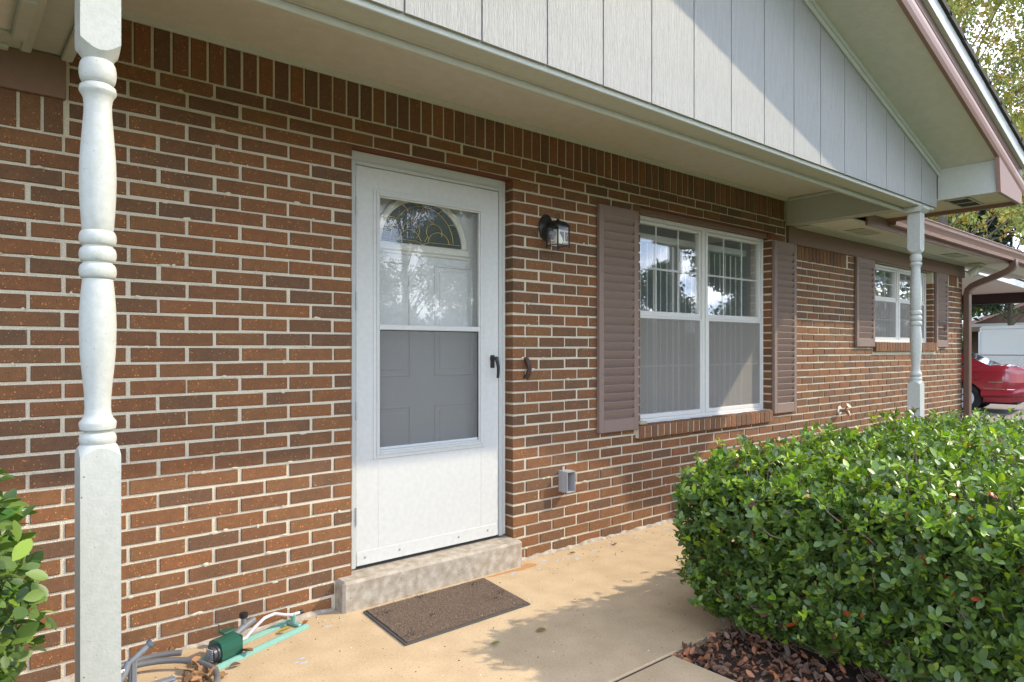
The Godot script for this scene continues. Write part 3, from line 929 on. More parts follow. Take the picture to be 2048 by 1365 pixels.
func double_window(h: Node, x0: float, x1: float, y0: float, y1: float, z: float, big: bool):
	var xm := (x0 + x1) / 2
	var b := MB.new()
	frame4(b, x0, x1, y0, y1, z - 0.07, z + 0.005, 0.022, 0.022, 0.020, 0.028, 0.003)
	b.box(V(xm - 0.038, y0 + 0.0205, z - 0.07), V(xm - 0.010, y1 - 0.0285, z + 0.003), 0.003); b.box(V(xm + 0.010, y0 + 0.0205, z - 0.07), V(xm + 0.038, y1 - 0.0285, z + 0.003), 0.003)
	b.box(V(xm - 0.010, y0 + 0.0205, z - 0.07), V(xm + 0.010, y1 - 0.0285, z - 0.008))
	var win := part("window", b, M.winframe, h)
	part("sill_plate", bx(x0, x1, y0 - 0.016, y0 - 0.0005, z - 0.07, z + 0.020, 0.003), M.alum, win)
	var ym := y0 + (y1 - y0) * (0.515 if big else 0.55)
	for s in [[x0 + 0.0225, xm - 0.0385], [xm + 0.0385, x1 - 0.0225]]:
		var up := MB.new()
		frame4(up, s[0], s[1], ym, y1 - 0.029, z - 0.045, z - 0.012, 0.020, 0.020, 0.038, 0.022, 0.003)
		part("sash", up, M.winframe, win)
		var lo := MB.new()
		frame4(lo, s[0], s[1], y0 + 0.021, ym - 0.001, z - 0.030, z + 0.000, 0.020, 0.020, 0.032, 0.016, 0.003)
		part("sash", lo, M.winframe, win)
		var g := MB.new(); pane(g, s[0] + 0.019, s[1] - 0.019, ym + 0.036, y1 - 0.05, z - 0.024)
		pane(g, s[0] + 0.019, s[1] - 0.019, ym + 0.036, y1 - 0.05, z - 0.037)
		part("pane", g, M.glass, win)
		g = MB.new(); pane(g, s[0] + 0.019, s[1] - 0.019, y0 + 0.05, ym - 0.016, z - 0.020)
		part("pane", g, M.glass, win)
		var bars := MB.new()
		var w: float = s[1] - s[0]
		for k in [1, 2]:
			bars.box(V(s[0] + w * k / 3 - 0.007, ym + 0.03, z - 0.033), V(s[0] + w * k / 3 + 0.007, y1 - 0.045, z - 0.0285))
			bars.box(V(s[0] + w * k / 3 - 0.005, y0 + 0.045, z - 0.030), V(s[0] + w * k / 3 + 0.005, ym - 0.012, z - 0.0262))
		var yb := (ym + 0.036 + y1 - 0.05) / 2; var yl := (y0 + 0.05 + ym - 0.016) / 2
		bars.box(V(s[0] + 0.015, yb - 0.007, z - 0.0325), V(s[1] - 0.015, yb + 0.007, z - 0.029)); bars.box(V(s[0] + 0.015, yl - 0.005, z - 0.0295), V(s[1] - 0.015, yl + 0.005, z - 0.0265))
		part("muntin", bars, M.winframe, win)
		part("screen", bx(s[0] + 0.021, s[1] - 0.021, y0 + 0.056, ym - 0.018, z - 0.0065, z - 0.006), M.winscreen, win)
	# vertical blinds hang inside
	part("blind_rail", bx(x0 + 0.02, x1 - 0.02, y1 - 0.135, y1 - 0.085, z - 0.21, z - 0.15, 0.003), M.blind, win)
	var n := int((x1 - x0) / 0.082)
	for i in n:
		var sl := MB.new()
		sl.t = Transform3D(Basis(UP, 0.55 + rng.randf_range(-0.1, 0.1)), V(x0 + 0.06 + i * 0.082, 0, z - 0.19))
		for k in 4:
			var u0 := -0.044 + 0.022 * k; var u1 := u0 + 0.022
			var d0 := 0.006 * (1 - pow(u0 / 0.044, 2)); var d1 := 0.006 * (1 - pow(u1 / 0.044, 2))
			sl.quad(V(u0, y0 - 0.05, d0), V(u1, y0 - 0.05, d1), V(u1, y1 - 0.15, d1), V(u0, y1 - 0.15, d0))
		part("blind_slat", sl, M.blind, win)

func shutter(h: Node, x0: float, x1: float, y0: float, y1: float, gone: Array):
	var b := MB.new()
	var st := 0.045
	frame4(b, x0, x1, y0, y1, 0.0015, 0.031, st, st, 0.085, 0.060, 0.003)
	var sh := part("shutter", b, M.shutter, h)
	var ya := y0 + 0.085; var yb := y1 - 0.060
	var n := int((yb - ya) / 0.0565)
	var p := (yb - ya) / n
	for i in n:
		if i in gone: continue
		var s := MB.new()
		var an := 0.42 + rng.randf_range(-0.03, 0.03)
		if gone.size() and i < 4: an += rng.randf_range(-0.05, 0.28)
		s.t = Transform3D(Basis(Vector3.RIGHT, an).rotated(Vector3(0, 0, 1), rng.randf_range(-0.004, 0.004)), V((x0 + x1) / 2, ya + (i + 0.5) * p, 0.0165))
		var w := (x1 - x0) / 2 - st + 0.004
		s.box(V(-w, -p * 0.60, -0.004), V(w, p * 0.60, 0.004), 0.0015)
		part("slat", s, M.shutter, sh)

# ------------------------------------------------------------------ beyond the wall
func surroundings():
	# carport that carries on from the house's far end
	var c := thing("carport", "open carport with cream ceiling and dark beam beyond the far corner of the house", "carport")
	part("ceiling_panel", bx(10.5, 14.6, 2.52, 2.54, -7.5, -0.72), M.soffit2, c)
	part("ceiling_panel", bx(14.603, 18.9, 2.52, 2.54, -7.5, -0.72), M.soffit2, c)
	var b := MB.new(); b.ext([Vector2(-0.70, 2.42), Vector2(-0.67, 2.42), Vector2(-0.67, 2.54), Vector2(-0.70, 2.54)], V(10.5, 0.2, 0), V(19.1, -0.05, 0))
	part("fascia", b, M.whitefascia, c)
	b = MB.new(); b.ext([Vector2(-0.70, 2.545), Vector2(-0.655, 2.545), Vector2(-0.64, 2.76), Vector2(-0.70, 2.76)], V(10.5, 0.26, 0), V(19.1, -0.05, 0))
	part("fascia", b, M.fascia, c)
	b = MB.new(); b.ext([Vector2(-7.5, 2.765), Vector2(-0.63, 2.765), Vector2(-0.63, 2.79), Vector2(-7.5, 2.79)], V(10.5, 0.26, 0), V(19.1, -0.05, 0))
	part("roof", b, M.shingle, c)
	part("beam", bx(18.3, 18.48, 2.29, 2.515, -7.4, -0.75), mk(Color(0.035, 0.022, 0.02), 0.6), c)
	for z in [-7.0, -0.87]: part("column", bx(18.34, 18.44, -0.06, 2.289, z, z + 0.1), M.frieze, c)
	# neighbouring brick house with its own lean-to roof
	var n := thing("neighbour_house", "low brick house with white trimmed gable seen past the downspout", "house", V(41, 0, -3))
	var nm := mk(Color(0.20, 0.12, 0.085), 0.9, 0.25, T.sand)
	part("wall", bx(0, 9, -0.1, 2.45, -6, 6), nm, n)
	var gb := MB.new()
	gb.t = Transform3D(Basis(UP, -PI / 2), V(0.02, 0, 0))
	gb.plate([Vector2(-6, 2.45), Vector2(6, 2.45), Vector2(0, 4.85)], -0.02, 0.1)
	part("gable", gb, nm, n)
	var nr := MB.new(); nr.ext([Vector2(-6.6, 2.22), Vector2(0, 4.86), Vector2(6.6, 2.22), Vector2(6.6, 2.36), Vector2(0, 5.0), Vector2(-6.6, 2.36)], V(-0.5, 0, 0), V(9.5, 0, 0))
	part("roof", nr, M.shingle, n)
	for s in [-1, 1]:
		var rb := MB.new()
		rb.t = Transform3D(Basis(UP, -PI / 2), V(-0.52, 0, 0))
		rb.plate([Vector2(s * 6.62, 2.24), Vector2(0, 4.90), Vector2(0, 5.06), Vector2(s * 6.62, 2.40)], -0.02, 0.03)
		part("rake_board", rb, M.whitefascia, n)
		rb = MB.new(); rb.t = Transform3D(Basis(UP, -PI / 2), V(-0.50, 0, 0))
		rb.plate([Vector2(s * 6.4, 2.16), Vector2(0, 4.72), Vector2(0, 4.89), Vector2(s * 6.4, 2.33)], -0.02, 0.02)
		part("rake_board", rb, M.fascia, n)
	part("lean_to_roof", bx(-4.2, -0.1, 2.27, 2.44, -8, 14), M.whitefascia, n)
	part("lean_to_fascia", bx(-4.25, -4.201, 2.08, 2.29, -8, 14), M.fascia, n)
	for z in [-7.5, 3, 8, 13]: part("column", bx(-4.1, -4.0, -0.1, 2.269, z, z + 0.1), M.whitefascia, n)
	part("vent_pipe", bx(2.0, 2.1, 3.0, 4.0, -4.9, -4.8), M.whitefascia, n)
	# white box trailer
	var t := thing("cargo_trailer", "white box cargo trailer with rounded roof edge behind the chain link fence", "trailer", V(29.0, 0, -2.9))
	var tb := MB.new(); tb.box(V(0, 0.45, -2.05), V(2.2, 2.02, 4.2), 0.05)
	part("body", tb, M.whitefascia, t)
	tb = MB.new(); tb.box(V(-0.015, 1.90, -2.07), V(2.21, 2.10, 4.22), 0.09)
	part("roof_edge", tb, mk(Color(0.60, 0.60, 0.57), 0.5, 0.8, T.paint), t)
	part("corner_trim", bx(-0.02, 0.03, 0.45, 1.9, -2.08, -2.0, 0.01), M.alum, t)
	for z in [0.8, 1.6]:
		var w := MB.new(); w.t = Transform3D(Basis(Vector3(0, 0, 1), PI / 2), V(0.1, 0.33, z)); w.lathe([[0.0, 0.12], [0.2, 0.12], [0.33, 0.10], [0.33, -0.1], [0.2, -0.1]], 20)
		part("wheel", w, M.dark, t)
	# chain link fence
	var f := thing("chain_link_fence", "grey chain link fence with dark top rail in front of the white trailer", "fence", V(25.0, -0.07, -9))
	var rl := MB.new(); rl.tube([V(0, 1.16, 0), V(0, 1.16, 16)], 0.028, 8)
	part("top_rail", rl, M.greybox, f)
	for k in 7:
		var ps := MB.new(); ps.tube([V(0, 0, k * 2.6), V(0, 1.2, k * 2.6)], 0.03, 8)
		part("post", ps, M.greybox, f)
	var ch := MB.new()
	for i in 170:
		var z := -1.2 + i * 0.1
		for s in [-1, 1]:
			ch.tube([V(0.02 * s, 0.03, z), V(0.02 * s, 1.14, z + 1.11 * s)], 0.0035, 3, false)
	setting(part("wire_mesh", ch, M.greybox, f), "stuff")

func leaf_mesh(fold := 0.10, droop := 0.14) -> MB:
	var b := MB.new()
	var st := [[0.0, 0.015], [0.2, 0.15], [0.45, 0.235], [0.72, 0.21], [0.92, 0.10], [1.0, 0.0]]
	var pt := func(i: int, s: float) -> Vector3: return V(st[i][1] * s, st[i][1] * fold * absf(s) * 2.0 - droop * st[i][0] * st[i][0], st[i][0])
	for i in st.size() - 1:
		for s in [-1.0, 1.0]:
			var a: Vector3 = pt.call(i, 0.0); var c: Vector3 = pt.call(i + 1, 0.0); var d: Vector3 = pt.call(i + 1, s); var e: Vector3 = pt.call(i, s)
			var k := V(-s * fold * 1.6, 1, 0.25).normalized()
			var up := V(0, 1, 0.2).normalized()
			if s > 0: b.trin(a, c, d, up, up, k); b.trin(a, d, e, up, k, k)
			else: b.trin(a, d, c, up, k, up); b.trin(a, e, d, up, k, k)
	return b

func multi(called: String, mesh: Mesh, mat: Material, xf: Array, cols: Array, parent: Node) -> MultiMeshInstance3D:
	var m := MultiMesh.new()
	m.transform_format = MultiMesh.TRANSFORM_3D
	m.use_colors = true
	m.mesh = mesh
	m.instance_count = xf.size()
	for i in xf.size():
		m.set_instance_transform(i, xf[i]); m.set_instance_color(i, cols[i])
	var o := MultiMeshInstance3D.new()
	o.name = called
	o.multimesh = m
	o.material_override = mat
	parent.add_child(o, true)
	return o

func leaf_mat(rough: float, back: Color) -> StandardMaterial3D:
	var m := StandardMaterial3D.new()
	m.vertex_color_use_as_albedo = true
	m.roughness = rough
	m.cull_mode = BaseMaterial3D.CULL_DISABLED
	m.backlight_enabled = true
	m.backlight = back
	return m

func rdir() -> Vector3:
	var z := rng.randf_range(-1, 1); var a := rng.randf() * TAU; var r := sqrt(1 - z * z)
	return V(r * cos(a), z, r * sin(a))

# tapered trunk, forking limbs, leaf sprays massed round the limb tips
func tree(called: String, label: String, at: Vector3, hgt: float, base: float, rad: float, count: int, size: float, pal: Array, bark: Material, spread := 0.30, ntips := 46):
	var t := thing(called, label, "tree", at, "")
	var tr := MB.new()
	var top := V(rng.randf_range(-0.4, 0.4), hgt * 0.78, rng.randf_range(-0.4, 0.4))
	var pts := []
	for i in 7:
		var u := i / 6.0
		pts.append(top * u + V(sin(u * 5 + at.x) * 0.12, 0, cos(u * 4 + at.z) * 0.12) * u)
	var r0 := hgt * 0.012
	var rs := []
	for i in 7: rs.append(r0 * (1.25 if i == 0 else 1.0 - 0.13 * i))
	tr.tube(pts, rs, 10)
	part("trunk", tr, bark, t)
	var tips := []
	var lb := MB.new()
	for i in ntips:
		var u := rng.randf_range(base / hgt, 0.98)
		var st: Vector3 = top * clampf(u * 0.82, 0.12, 1.0)
		var d := rdir(); d.y = absf(d.y) * 0.6 - 0.1
		var prof := sqrt(maxf(0.05, 1.0 - pow((u - 0.52) / 0.56, 2)))
		var e := V(0, u * hgt, 0) + V(d.x, d.y * 0.5, d.z).normalized() * rad * prof * rng.randf_range(0.45, 1.05)
		e.y = clampf(e.y, base, hgt)
		var mid := st.lerp(e, 0.5) + V(0, rad * 0.09, 0) + rdir() * rad * 0.06
		var rr := r0 * rng.randf_range(0.08, 0.19)
		lb.tube([st, mid, e], [rr, rr * 0.6, rr * 0.2], 6)
		tips.append([e, 1.0]); tips.append([mid.lerp(e, 0.45) + rdir() * rad * 0.08, 0.75])
		for k in 3:
			var q: Vector3 = mid.lerp(e, rng.randf_range(0.2, 0.9)); var w := q + (rdir() + d).normalized() * rad * rng.randf_range(0.1, 0.26)
			lb.tube([q, q.lerp(w, 0.5) + rdir() * 0.05 * rad, w], [rr * 0.35, rr * 0.2, rr * 0.08], 4)
			tips.append([w, 0.7])
	part("limb", lb, bark, t)
	var xf := []; var cols := []
	for i in count:
		var k: Array = tips[rng.randi() % tips.size()]
		var o: Vector3 = rdir() * rad * spread * k[1] * pow(rng.randf(), 0.55)
		o.y *= 0.7
		var s := size * rng.randf_range(0.7, 1.35)
		xf.append(Transform3D(Basis.from_euler(V(rng.randf() * TAU, rng.randf() * TAU, rng.randf() * TAU)).scaled(Vector3.ONE * s), k[0] + o))
		var c: Color = (pal[rng.randi() % pal.size()] as Color) * rng.randf_range(0.75, 1.25)
		c.a = 1
		cols.append(c)
	setting(multi("crown", spray(), leaf_mat(0.5, Color(0.6, 0.6, 0.45)), xf, cols, t), "stuff")

var _spray: ArrayMesh
func spray() -> ArrayMesh:
	# a spray of seven leaves on a twig, about one metre long before it is scaled
	if _spray: return _spray
	var b := MB.new()
	var g := RandomNumberGenerator.new(); g.seed = 5
	for i in 8:
		var p := V(g.randf_range(-0.25, 0.25), g.randf_range(-0.15, 0.15), -0.5 + i * 0.125)
		b.t = Transform3D(Basis.from_euler(V(g.randf_range(-0.9, 0.9), g.randf() * TAU, g.randf_range(-0.9, 0.9))).scaled(Vector3.ONE * g.randf_range(0.34, 0.5)), p)
		var q := [V(0, 0, 0), V(0.24, 0.05, 0.45), V(0, -0.03, 1), V(-0.24, 0.05, 0.45), V(0, 0, 0.45)]
		for k in 4:
			b.tri(q[4], q[(k + 1) % 4], q[k])
	_spray = b.mesh()
	return _spray

func trees():
	var bark: StandardMaterial3D = M.bark
	var pale := mk(Color(0.24, 0.21, 0.18), 0.9, 0.4, T.grain)
	var yel := [Color(0.36, 0.36, 0.07), Color(0.42, 0.36, 0.07), Color(0.27, 0.33, 0.07), Color(0.20, 0.27, 0.06), Color(0.48, 0.33, 0.07), Color(0.32, 0.36, 0.09)]
	var grn := [Color(0.06, 0.105, 0.022), Color(0.045, 0.085, 0.022), Color(0.09, 0.13, 0.025), Color(0.04, 0.07, 0.022)]
	var drk := [Color(0.028, 0.055, 0.030), Color(0.022, 0.045, 0.026), Color(0.035, 0.065, 0.03)]
	# in view, beyond the roofs
	tree("yellowing_tree", "tall yellow green tree with pale twigs rising above the porch roof edge", V(22, 0, -3.9), 15.5, 4.5, 6.0, 19000, 0.28, yel, pale, 0.30, 60)
	tree("green_tree", "dark green tree showing between the porch eave and the long gutter", V(33, 0, -9.5), 9.6, 3.2, 4.6, 5200, 0.5, grn, bark, 0.3, 40)
	tree("evergreen_tree", "blue green dense tree at the far right above the gutter", V(30, 0, -4.2), 9.2, 3.0, 2.6, 4200, 0.5, drk, bark, 0.32, 36)
	# across the lawn, seen in the glass
	tree("lawn_tree", "leafy green tree on the lawn mirrored in the storm door glass", V(8.4, 0, 10.6), 8.6, 1.1, 3.2, 9500, 0.22, grn, bark, 0.30, 64)
	tree("street_tree", "broad green tree by the road mirrored in the right hand window sash", V(23.0, 0, 8.9), 9.0, 0.9, 3.5, 9500, 0.38, grn, bark, 0.26, 44)
	tree("bare_tree", "thin leaved tree near the driveway mirrored in the far window", V(28, 0, 7.4), 9.5, 2.2, 4.0, 800, 0.30, yel, bark, 0.28, 44)
	tree("road_tree", "round green tree across the road mirrored in the left hand window sash", V(27.8, 0, 19.0), 5.2, 1.0, 2.2, 3000, 0.42, grn, bark, 0.3, 34)
	# far-off wood all round
	var w := Node3D.new(); w.name = "woodland"; add_child(w)
	setting(w, "stuff")
	var xf := []; var cols := []
	for i in 15000:
		var a := rng.randf() * TAU
		var r := rng.randf_range(62, 84)
		var hh := 4.5 + 2.6 * sin(a * 9.0) + 1.4 * sin(a * 23.0 + 1.0) + 1.2 * sin(a * 51.0)
		if cos(a) > 0.86 and sin(a) < 0.35: hh += 1.5
		xf.append(Transform3D(Basis.from_euler(V(rng.randf() * TAU, rng.randf() * TAU, rng.randf() * TAU)).scaled(Vector3.ONE * rng.randf_range(1.0, 1.9)), V(cos(a) * r, pow(rng.randf(), 0.8) * hh + rng.randf_range(-0.4, 0.6), sin(a) * r)))
		var c: Color = grn[rng.randi() % 4] * rng.randf_range(0.7, 1.1); c.a = 1
		cols.append(c)
	setting(multi("foliage", spray(), leaf_mat(0.6, Color(0.4, 0.4, 0.3)), xf, cols, w), "stuff")
	var bk := MB.new()
	for i in 72:
		var a0 := TAU * i / 72; var a1 := TAU * (i + 1) / 72
		var h0 := 3.2 + 1.2 * sin(a0 * 9); var h1 := 3.2 + 1.2 * sin(a1 * 9)
		bk.quad(V(cos(a0) * 85, -0.1, sin(a0) * 85), V(cos(a1) * 85, -0.1, sin(a1) * 85), V(cos(a1) * 85, h1, sin(a1) * 85), V(cos(a0) * 85, h0, sin(a0) * 85))
	setting(part("undergrowth", bk, mk(Color(0.055, 0.090, 0.024), 1.0), w), "stuff")

# ------------------------------------------------------------------ things fixed to the wall
func fittings():
	# lantern
	var l := thing("wall_lantern", "small black wall lantern with four glass sides and a ring on top", "lantern", V(2.845, 0, 0))
	var b := MB.new()
	b.t = Transform3D(Basis(Vector3.RIGHT, PI / 2).scaled(V(1, 1.35, 1)), V(0.02, 2.005, 0))
	b.lathe([[0.060, 0.0], [0.062, 0.006], [0.056, 0.014], [0.038, 0.020], [0.022, 0.028], [0.0, 0.030]], 28)
	part("back_plate", b, M.black, l)
	b = MB.new(); b.tube([V(0.015, 2.02, 0.02), V(0.01, 2.03, 0.06), V(0.0, 2.02, 0.10), V(0, 2.008, 0.125)], 0.012, 10)
	part("arm", b, M.black, l)
	b = MB.new()
	var x := 0.047; var z0 := 0.082; var z1 := 0.176; var ya := 1.878; var yb := 1.992
	for s in [[-x, z0], [x, z0], [-x, z1], [x, z1]]: b.box(V(s[0] - 0.0035, ya - 0.012, s[1] - 0.0035), V(s[0] + 0.0035, yb, s[1] + 0.0035))
	for y in [ya, yb - 0.004]:
		for z in [z0, z1]: b.box(V(-x + 0.0036, y, z - 0.003), V(x - 0.0036, y + 0.005, z + 0.003))
		for s in [-x, x]: b.box(V(s - 0.003, y + 0.0002, z0 + 0.0036), V(s + 0.003, y + 0.0048, z1 - 0.0036))
	part("cage", b, M.black, l)
	b = MB.new()
	var zc := (z0 + z1) / 2
	b.t = Transform3D(Basis(UP, PI / 4), V(0, 0, zc))
	b.lathe([[0.074, yb + 0.0012], [0.074, yb + 0.004], [0.060, yb + 0.018], [0.038, yb + 0.032], [0.014, yb + 0.038], [0.006, yb + 0.046], [0.0, yb + 0.047]], 4)
	part("roof", b, M.black, l)
	b = MB.new()
	var ring := []
	for i in 17: ring.append(V(cos(TAU * i / 16) * 0.013, yb + 0.062 + sin(TAU * i / 16) * 0.016, zc))
	b.tube(ring, 0.0022, 6, false)
	part("ring", b, M.black, l)
	for s in [[-x, z0, -x, z1], [x, z0, x, z1], [-x, z1, x, z1], [-x, z0, x, z0]]:
		b = MB.new()
		var p := V(s[0], 0, s[1]); var q := V(s[2], 0, s[3]); var d := (q - p).normalized()
		p += d * 0.004; q -= d * 0.004
		b.quad(p + UP * (ya + 0.005), q + UP * (ya + 0.005), q + UP * (yb - 0.004), p + UP * (yb - 0.004))
		part("pane", b, M.glass, l)
	b = MB.new(); b.lathe([[0.0, ya + 0.100], [0.012, ya + 0.099], [0.012, ya + 0.075], [0.016, ya + 0.068], [0.026, ya + 0.045], [0.028, ya + 0.030], [0.022, ya + 0.014], [0.0, ya + 0.006]], 18, V(0, 0, zc))
	part("bulb", b, mk(Color(0.78, 0.74, 0.58), 0.35), l)
	# open electrical box
	var j := thing("junction_box", "grey plastic electrical box standing open on the brick wall right of the door", "electrical box", V(2.972, 0.37, 0))
	b = MB.new()
	var W := 0.074; var H := 0.13; var D := 0.078; var tk := 0.005
	b.box(V(0, 0, 0.001), V(tk, H, D), 0.001); b.box(V(W - tk, 0, 0.001), V(W, H, D), 0.001)
	b.box(V(tk, 0, 0.001), V(W - tk, tk, D - 0.0006)); b.box(V(tk, H - tk, 0.001), V(W - tk, H, D - 0.0006)); b.box(V(tk, tk, 0.001), V(W - tk, H - tk, 0.006))
	part("shell", b, M.greybox, j)
	part("rim", bxs([[V(-0.003, -0.004, 0.036), V(-0.0002, H + 0.003, 0.043)], [V(-0.003, H + 0.0002, 0.036), V(W, H + 0.003, 0.0428)]]), M.greybox, j)
	b = MB.new(); b.plate([Vector2(0.030, H), Vector2(0.046, H), Vector2(0.046, H + 0.016), Vector2(0.042, H + 0.022), Vector2(0.034, H + 0.022), Vector2(0.030, H + 0.016)], 0.002, 0.008)
	part("ear", b, M.greybox, j)
	b = MB.new(); b.box(V(0.008, 0.02, 0.01), V(0.022, 0.11, 0.05), 0.003)
	part("conductor_block", b, M.dark, j)
	# bracket
	var k := thing("wall_bracket", "rusty scroll bracket on the brickwork between the door and the shutter", "bracket", V(2.698, 1.15, 0))
	var rusty := mk(Color(0.07, 0.032, 0.02), 0.6, 0.1, T.sand)
	b = MB.new(); b.tube([V(0, -0.06, 0.006), V(0.002, -0.045, 0.02), V(0.006, -0.01, 0.03), V(0.004, 0.025, 0.022), V(0, 0.045, 0.014), V(0, 0.058, 0.008)], [0.017, 0.015, 0.013, 0.015, 0.016, 0.012], 10)
	part("scroll", b, rusty, k)
	b = MB.new()
	for y in [-0.055, 0.048]:
		b.t = Transform3D(Basis(Vector3.RIGHT, PI / 2), V(0, y, 0)); b.lathe([[0.014, 0.0], [0.013, 0.006], [0.006, 0.011], [0.0, 0.012]], 12)
	part("boss", b, rusty, k)
	b = MB.new(); b.t = Transform3D(Basis(Vector3(0, 0, 1), PI / 2), V(0.012, -0.015, 0.03)); b.lathe([[0.004, 0.0], [0.004, -0.014], [0.009, -0.016], [0.009, -0.02], [0, -0.021]], 10)
	part("thumb_screw", b, M.alum, k)
	# spigot
	var s := thing("hose_spigot", "brass garden spigot low on the wall beyond the window", "spigot", V(6.83, 0.655, 0))
	var sp := mk(Color(0.35, 0.24, 0.15), 0.4); sp.metallic = 0.7
	b = MB.new(); b.tube([V(0, 0, 0), V(0, 0, 0.06), V(0, -0.01, 0.085), V(0, -0.05, 0.10)], [0.016, 0.016, 0.015, 0.013], 10)
	part("body", b, sp, s)
	b = MB.new(); b.tube([V(0, 0.012, 0.055), V(0, 0.045, 0.085)], 0.007, 8); b.t = Transform3D(Basis(Vector3.RIGHT, 0.8), V(0, 0.05, 0.09)); b.lathe([[0.034, 0.0], [0.036, 0.004], [0.030, 0.008], [0.0, 0.008]], 8)
	part("wheel", b, sp, s)
	b = MB.new(); b.t = Transform3D(Basis(Vector3.RIGHT, PI / 2)); b.lathe([[0.045, 0.001], [0.045, 0.006], [0.016, 0.009]], 14)
	part("flange", b, M.casing, s)
	# flood light
	var f := thing("flood_light", "twin head security flood light under the eave at the far corner", "flood light", V(10.28, 2.33, 0.22))
	part("base", bx(-0.11, 0.11, 0.005, 0.034, -0.06, 0.06, 0.01), M.casing, f)
	for q in [[-0.06, -0.35], [0.07, 0.5]]:
		b = MB.new(); b.t = Transform3D(Basis.from_euler(V(0.9, q[1], 0)), V(q[0], -0.01, 0.02))
		b.lathe([[0.0, 0.0], [0.02, 0.0], [0.022, -0.03], [0.036, -0.06], [0.050, -0.12], [0.052, -0.135], [0.046, -0.135], [0.040, -0.118], [0.0, -0.112]], 16)
		part("lamp_head", b, M.casing, f)
	# crumb of mortar left on the sill
	b = MB.new(); b.box(V(3.722, 0.734, -0.02), V(3.80, 0.756, 0.045), 0.007)
	tag(part("mortar_lump", b, mk(Color(0.50, 0.46, 0.32), 0.95, 0.2, T.sand, T.sand_n, 1.0)), "flat pale lump of old mortar lying on the left end of the window sill", "mortar")

# ------------------------------------------------------------------ things on the floor
func leaf_thing(label: String, at: Vector3, turn: float, size: float, c: Color, group := ""):
	var b := leaf_mesh(0.35, rng.randf_range(-0.25, 0.2))
	for i in b.c.size(): b.c[i] = Color.WHITE
	var o := part("fallen_leaf", b, mk(c, 0.7))
	o.transform = Transform3D(Basis.from_euler(V(rng.randf_range(-0.15, 0.1), turn, rng.randf_range(-0.3, 0.3))).scaled(Vector3.ONE * size), at)
	tag(o, label, "leaf", group)

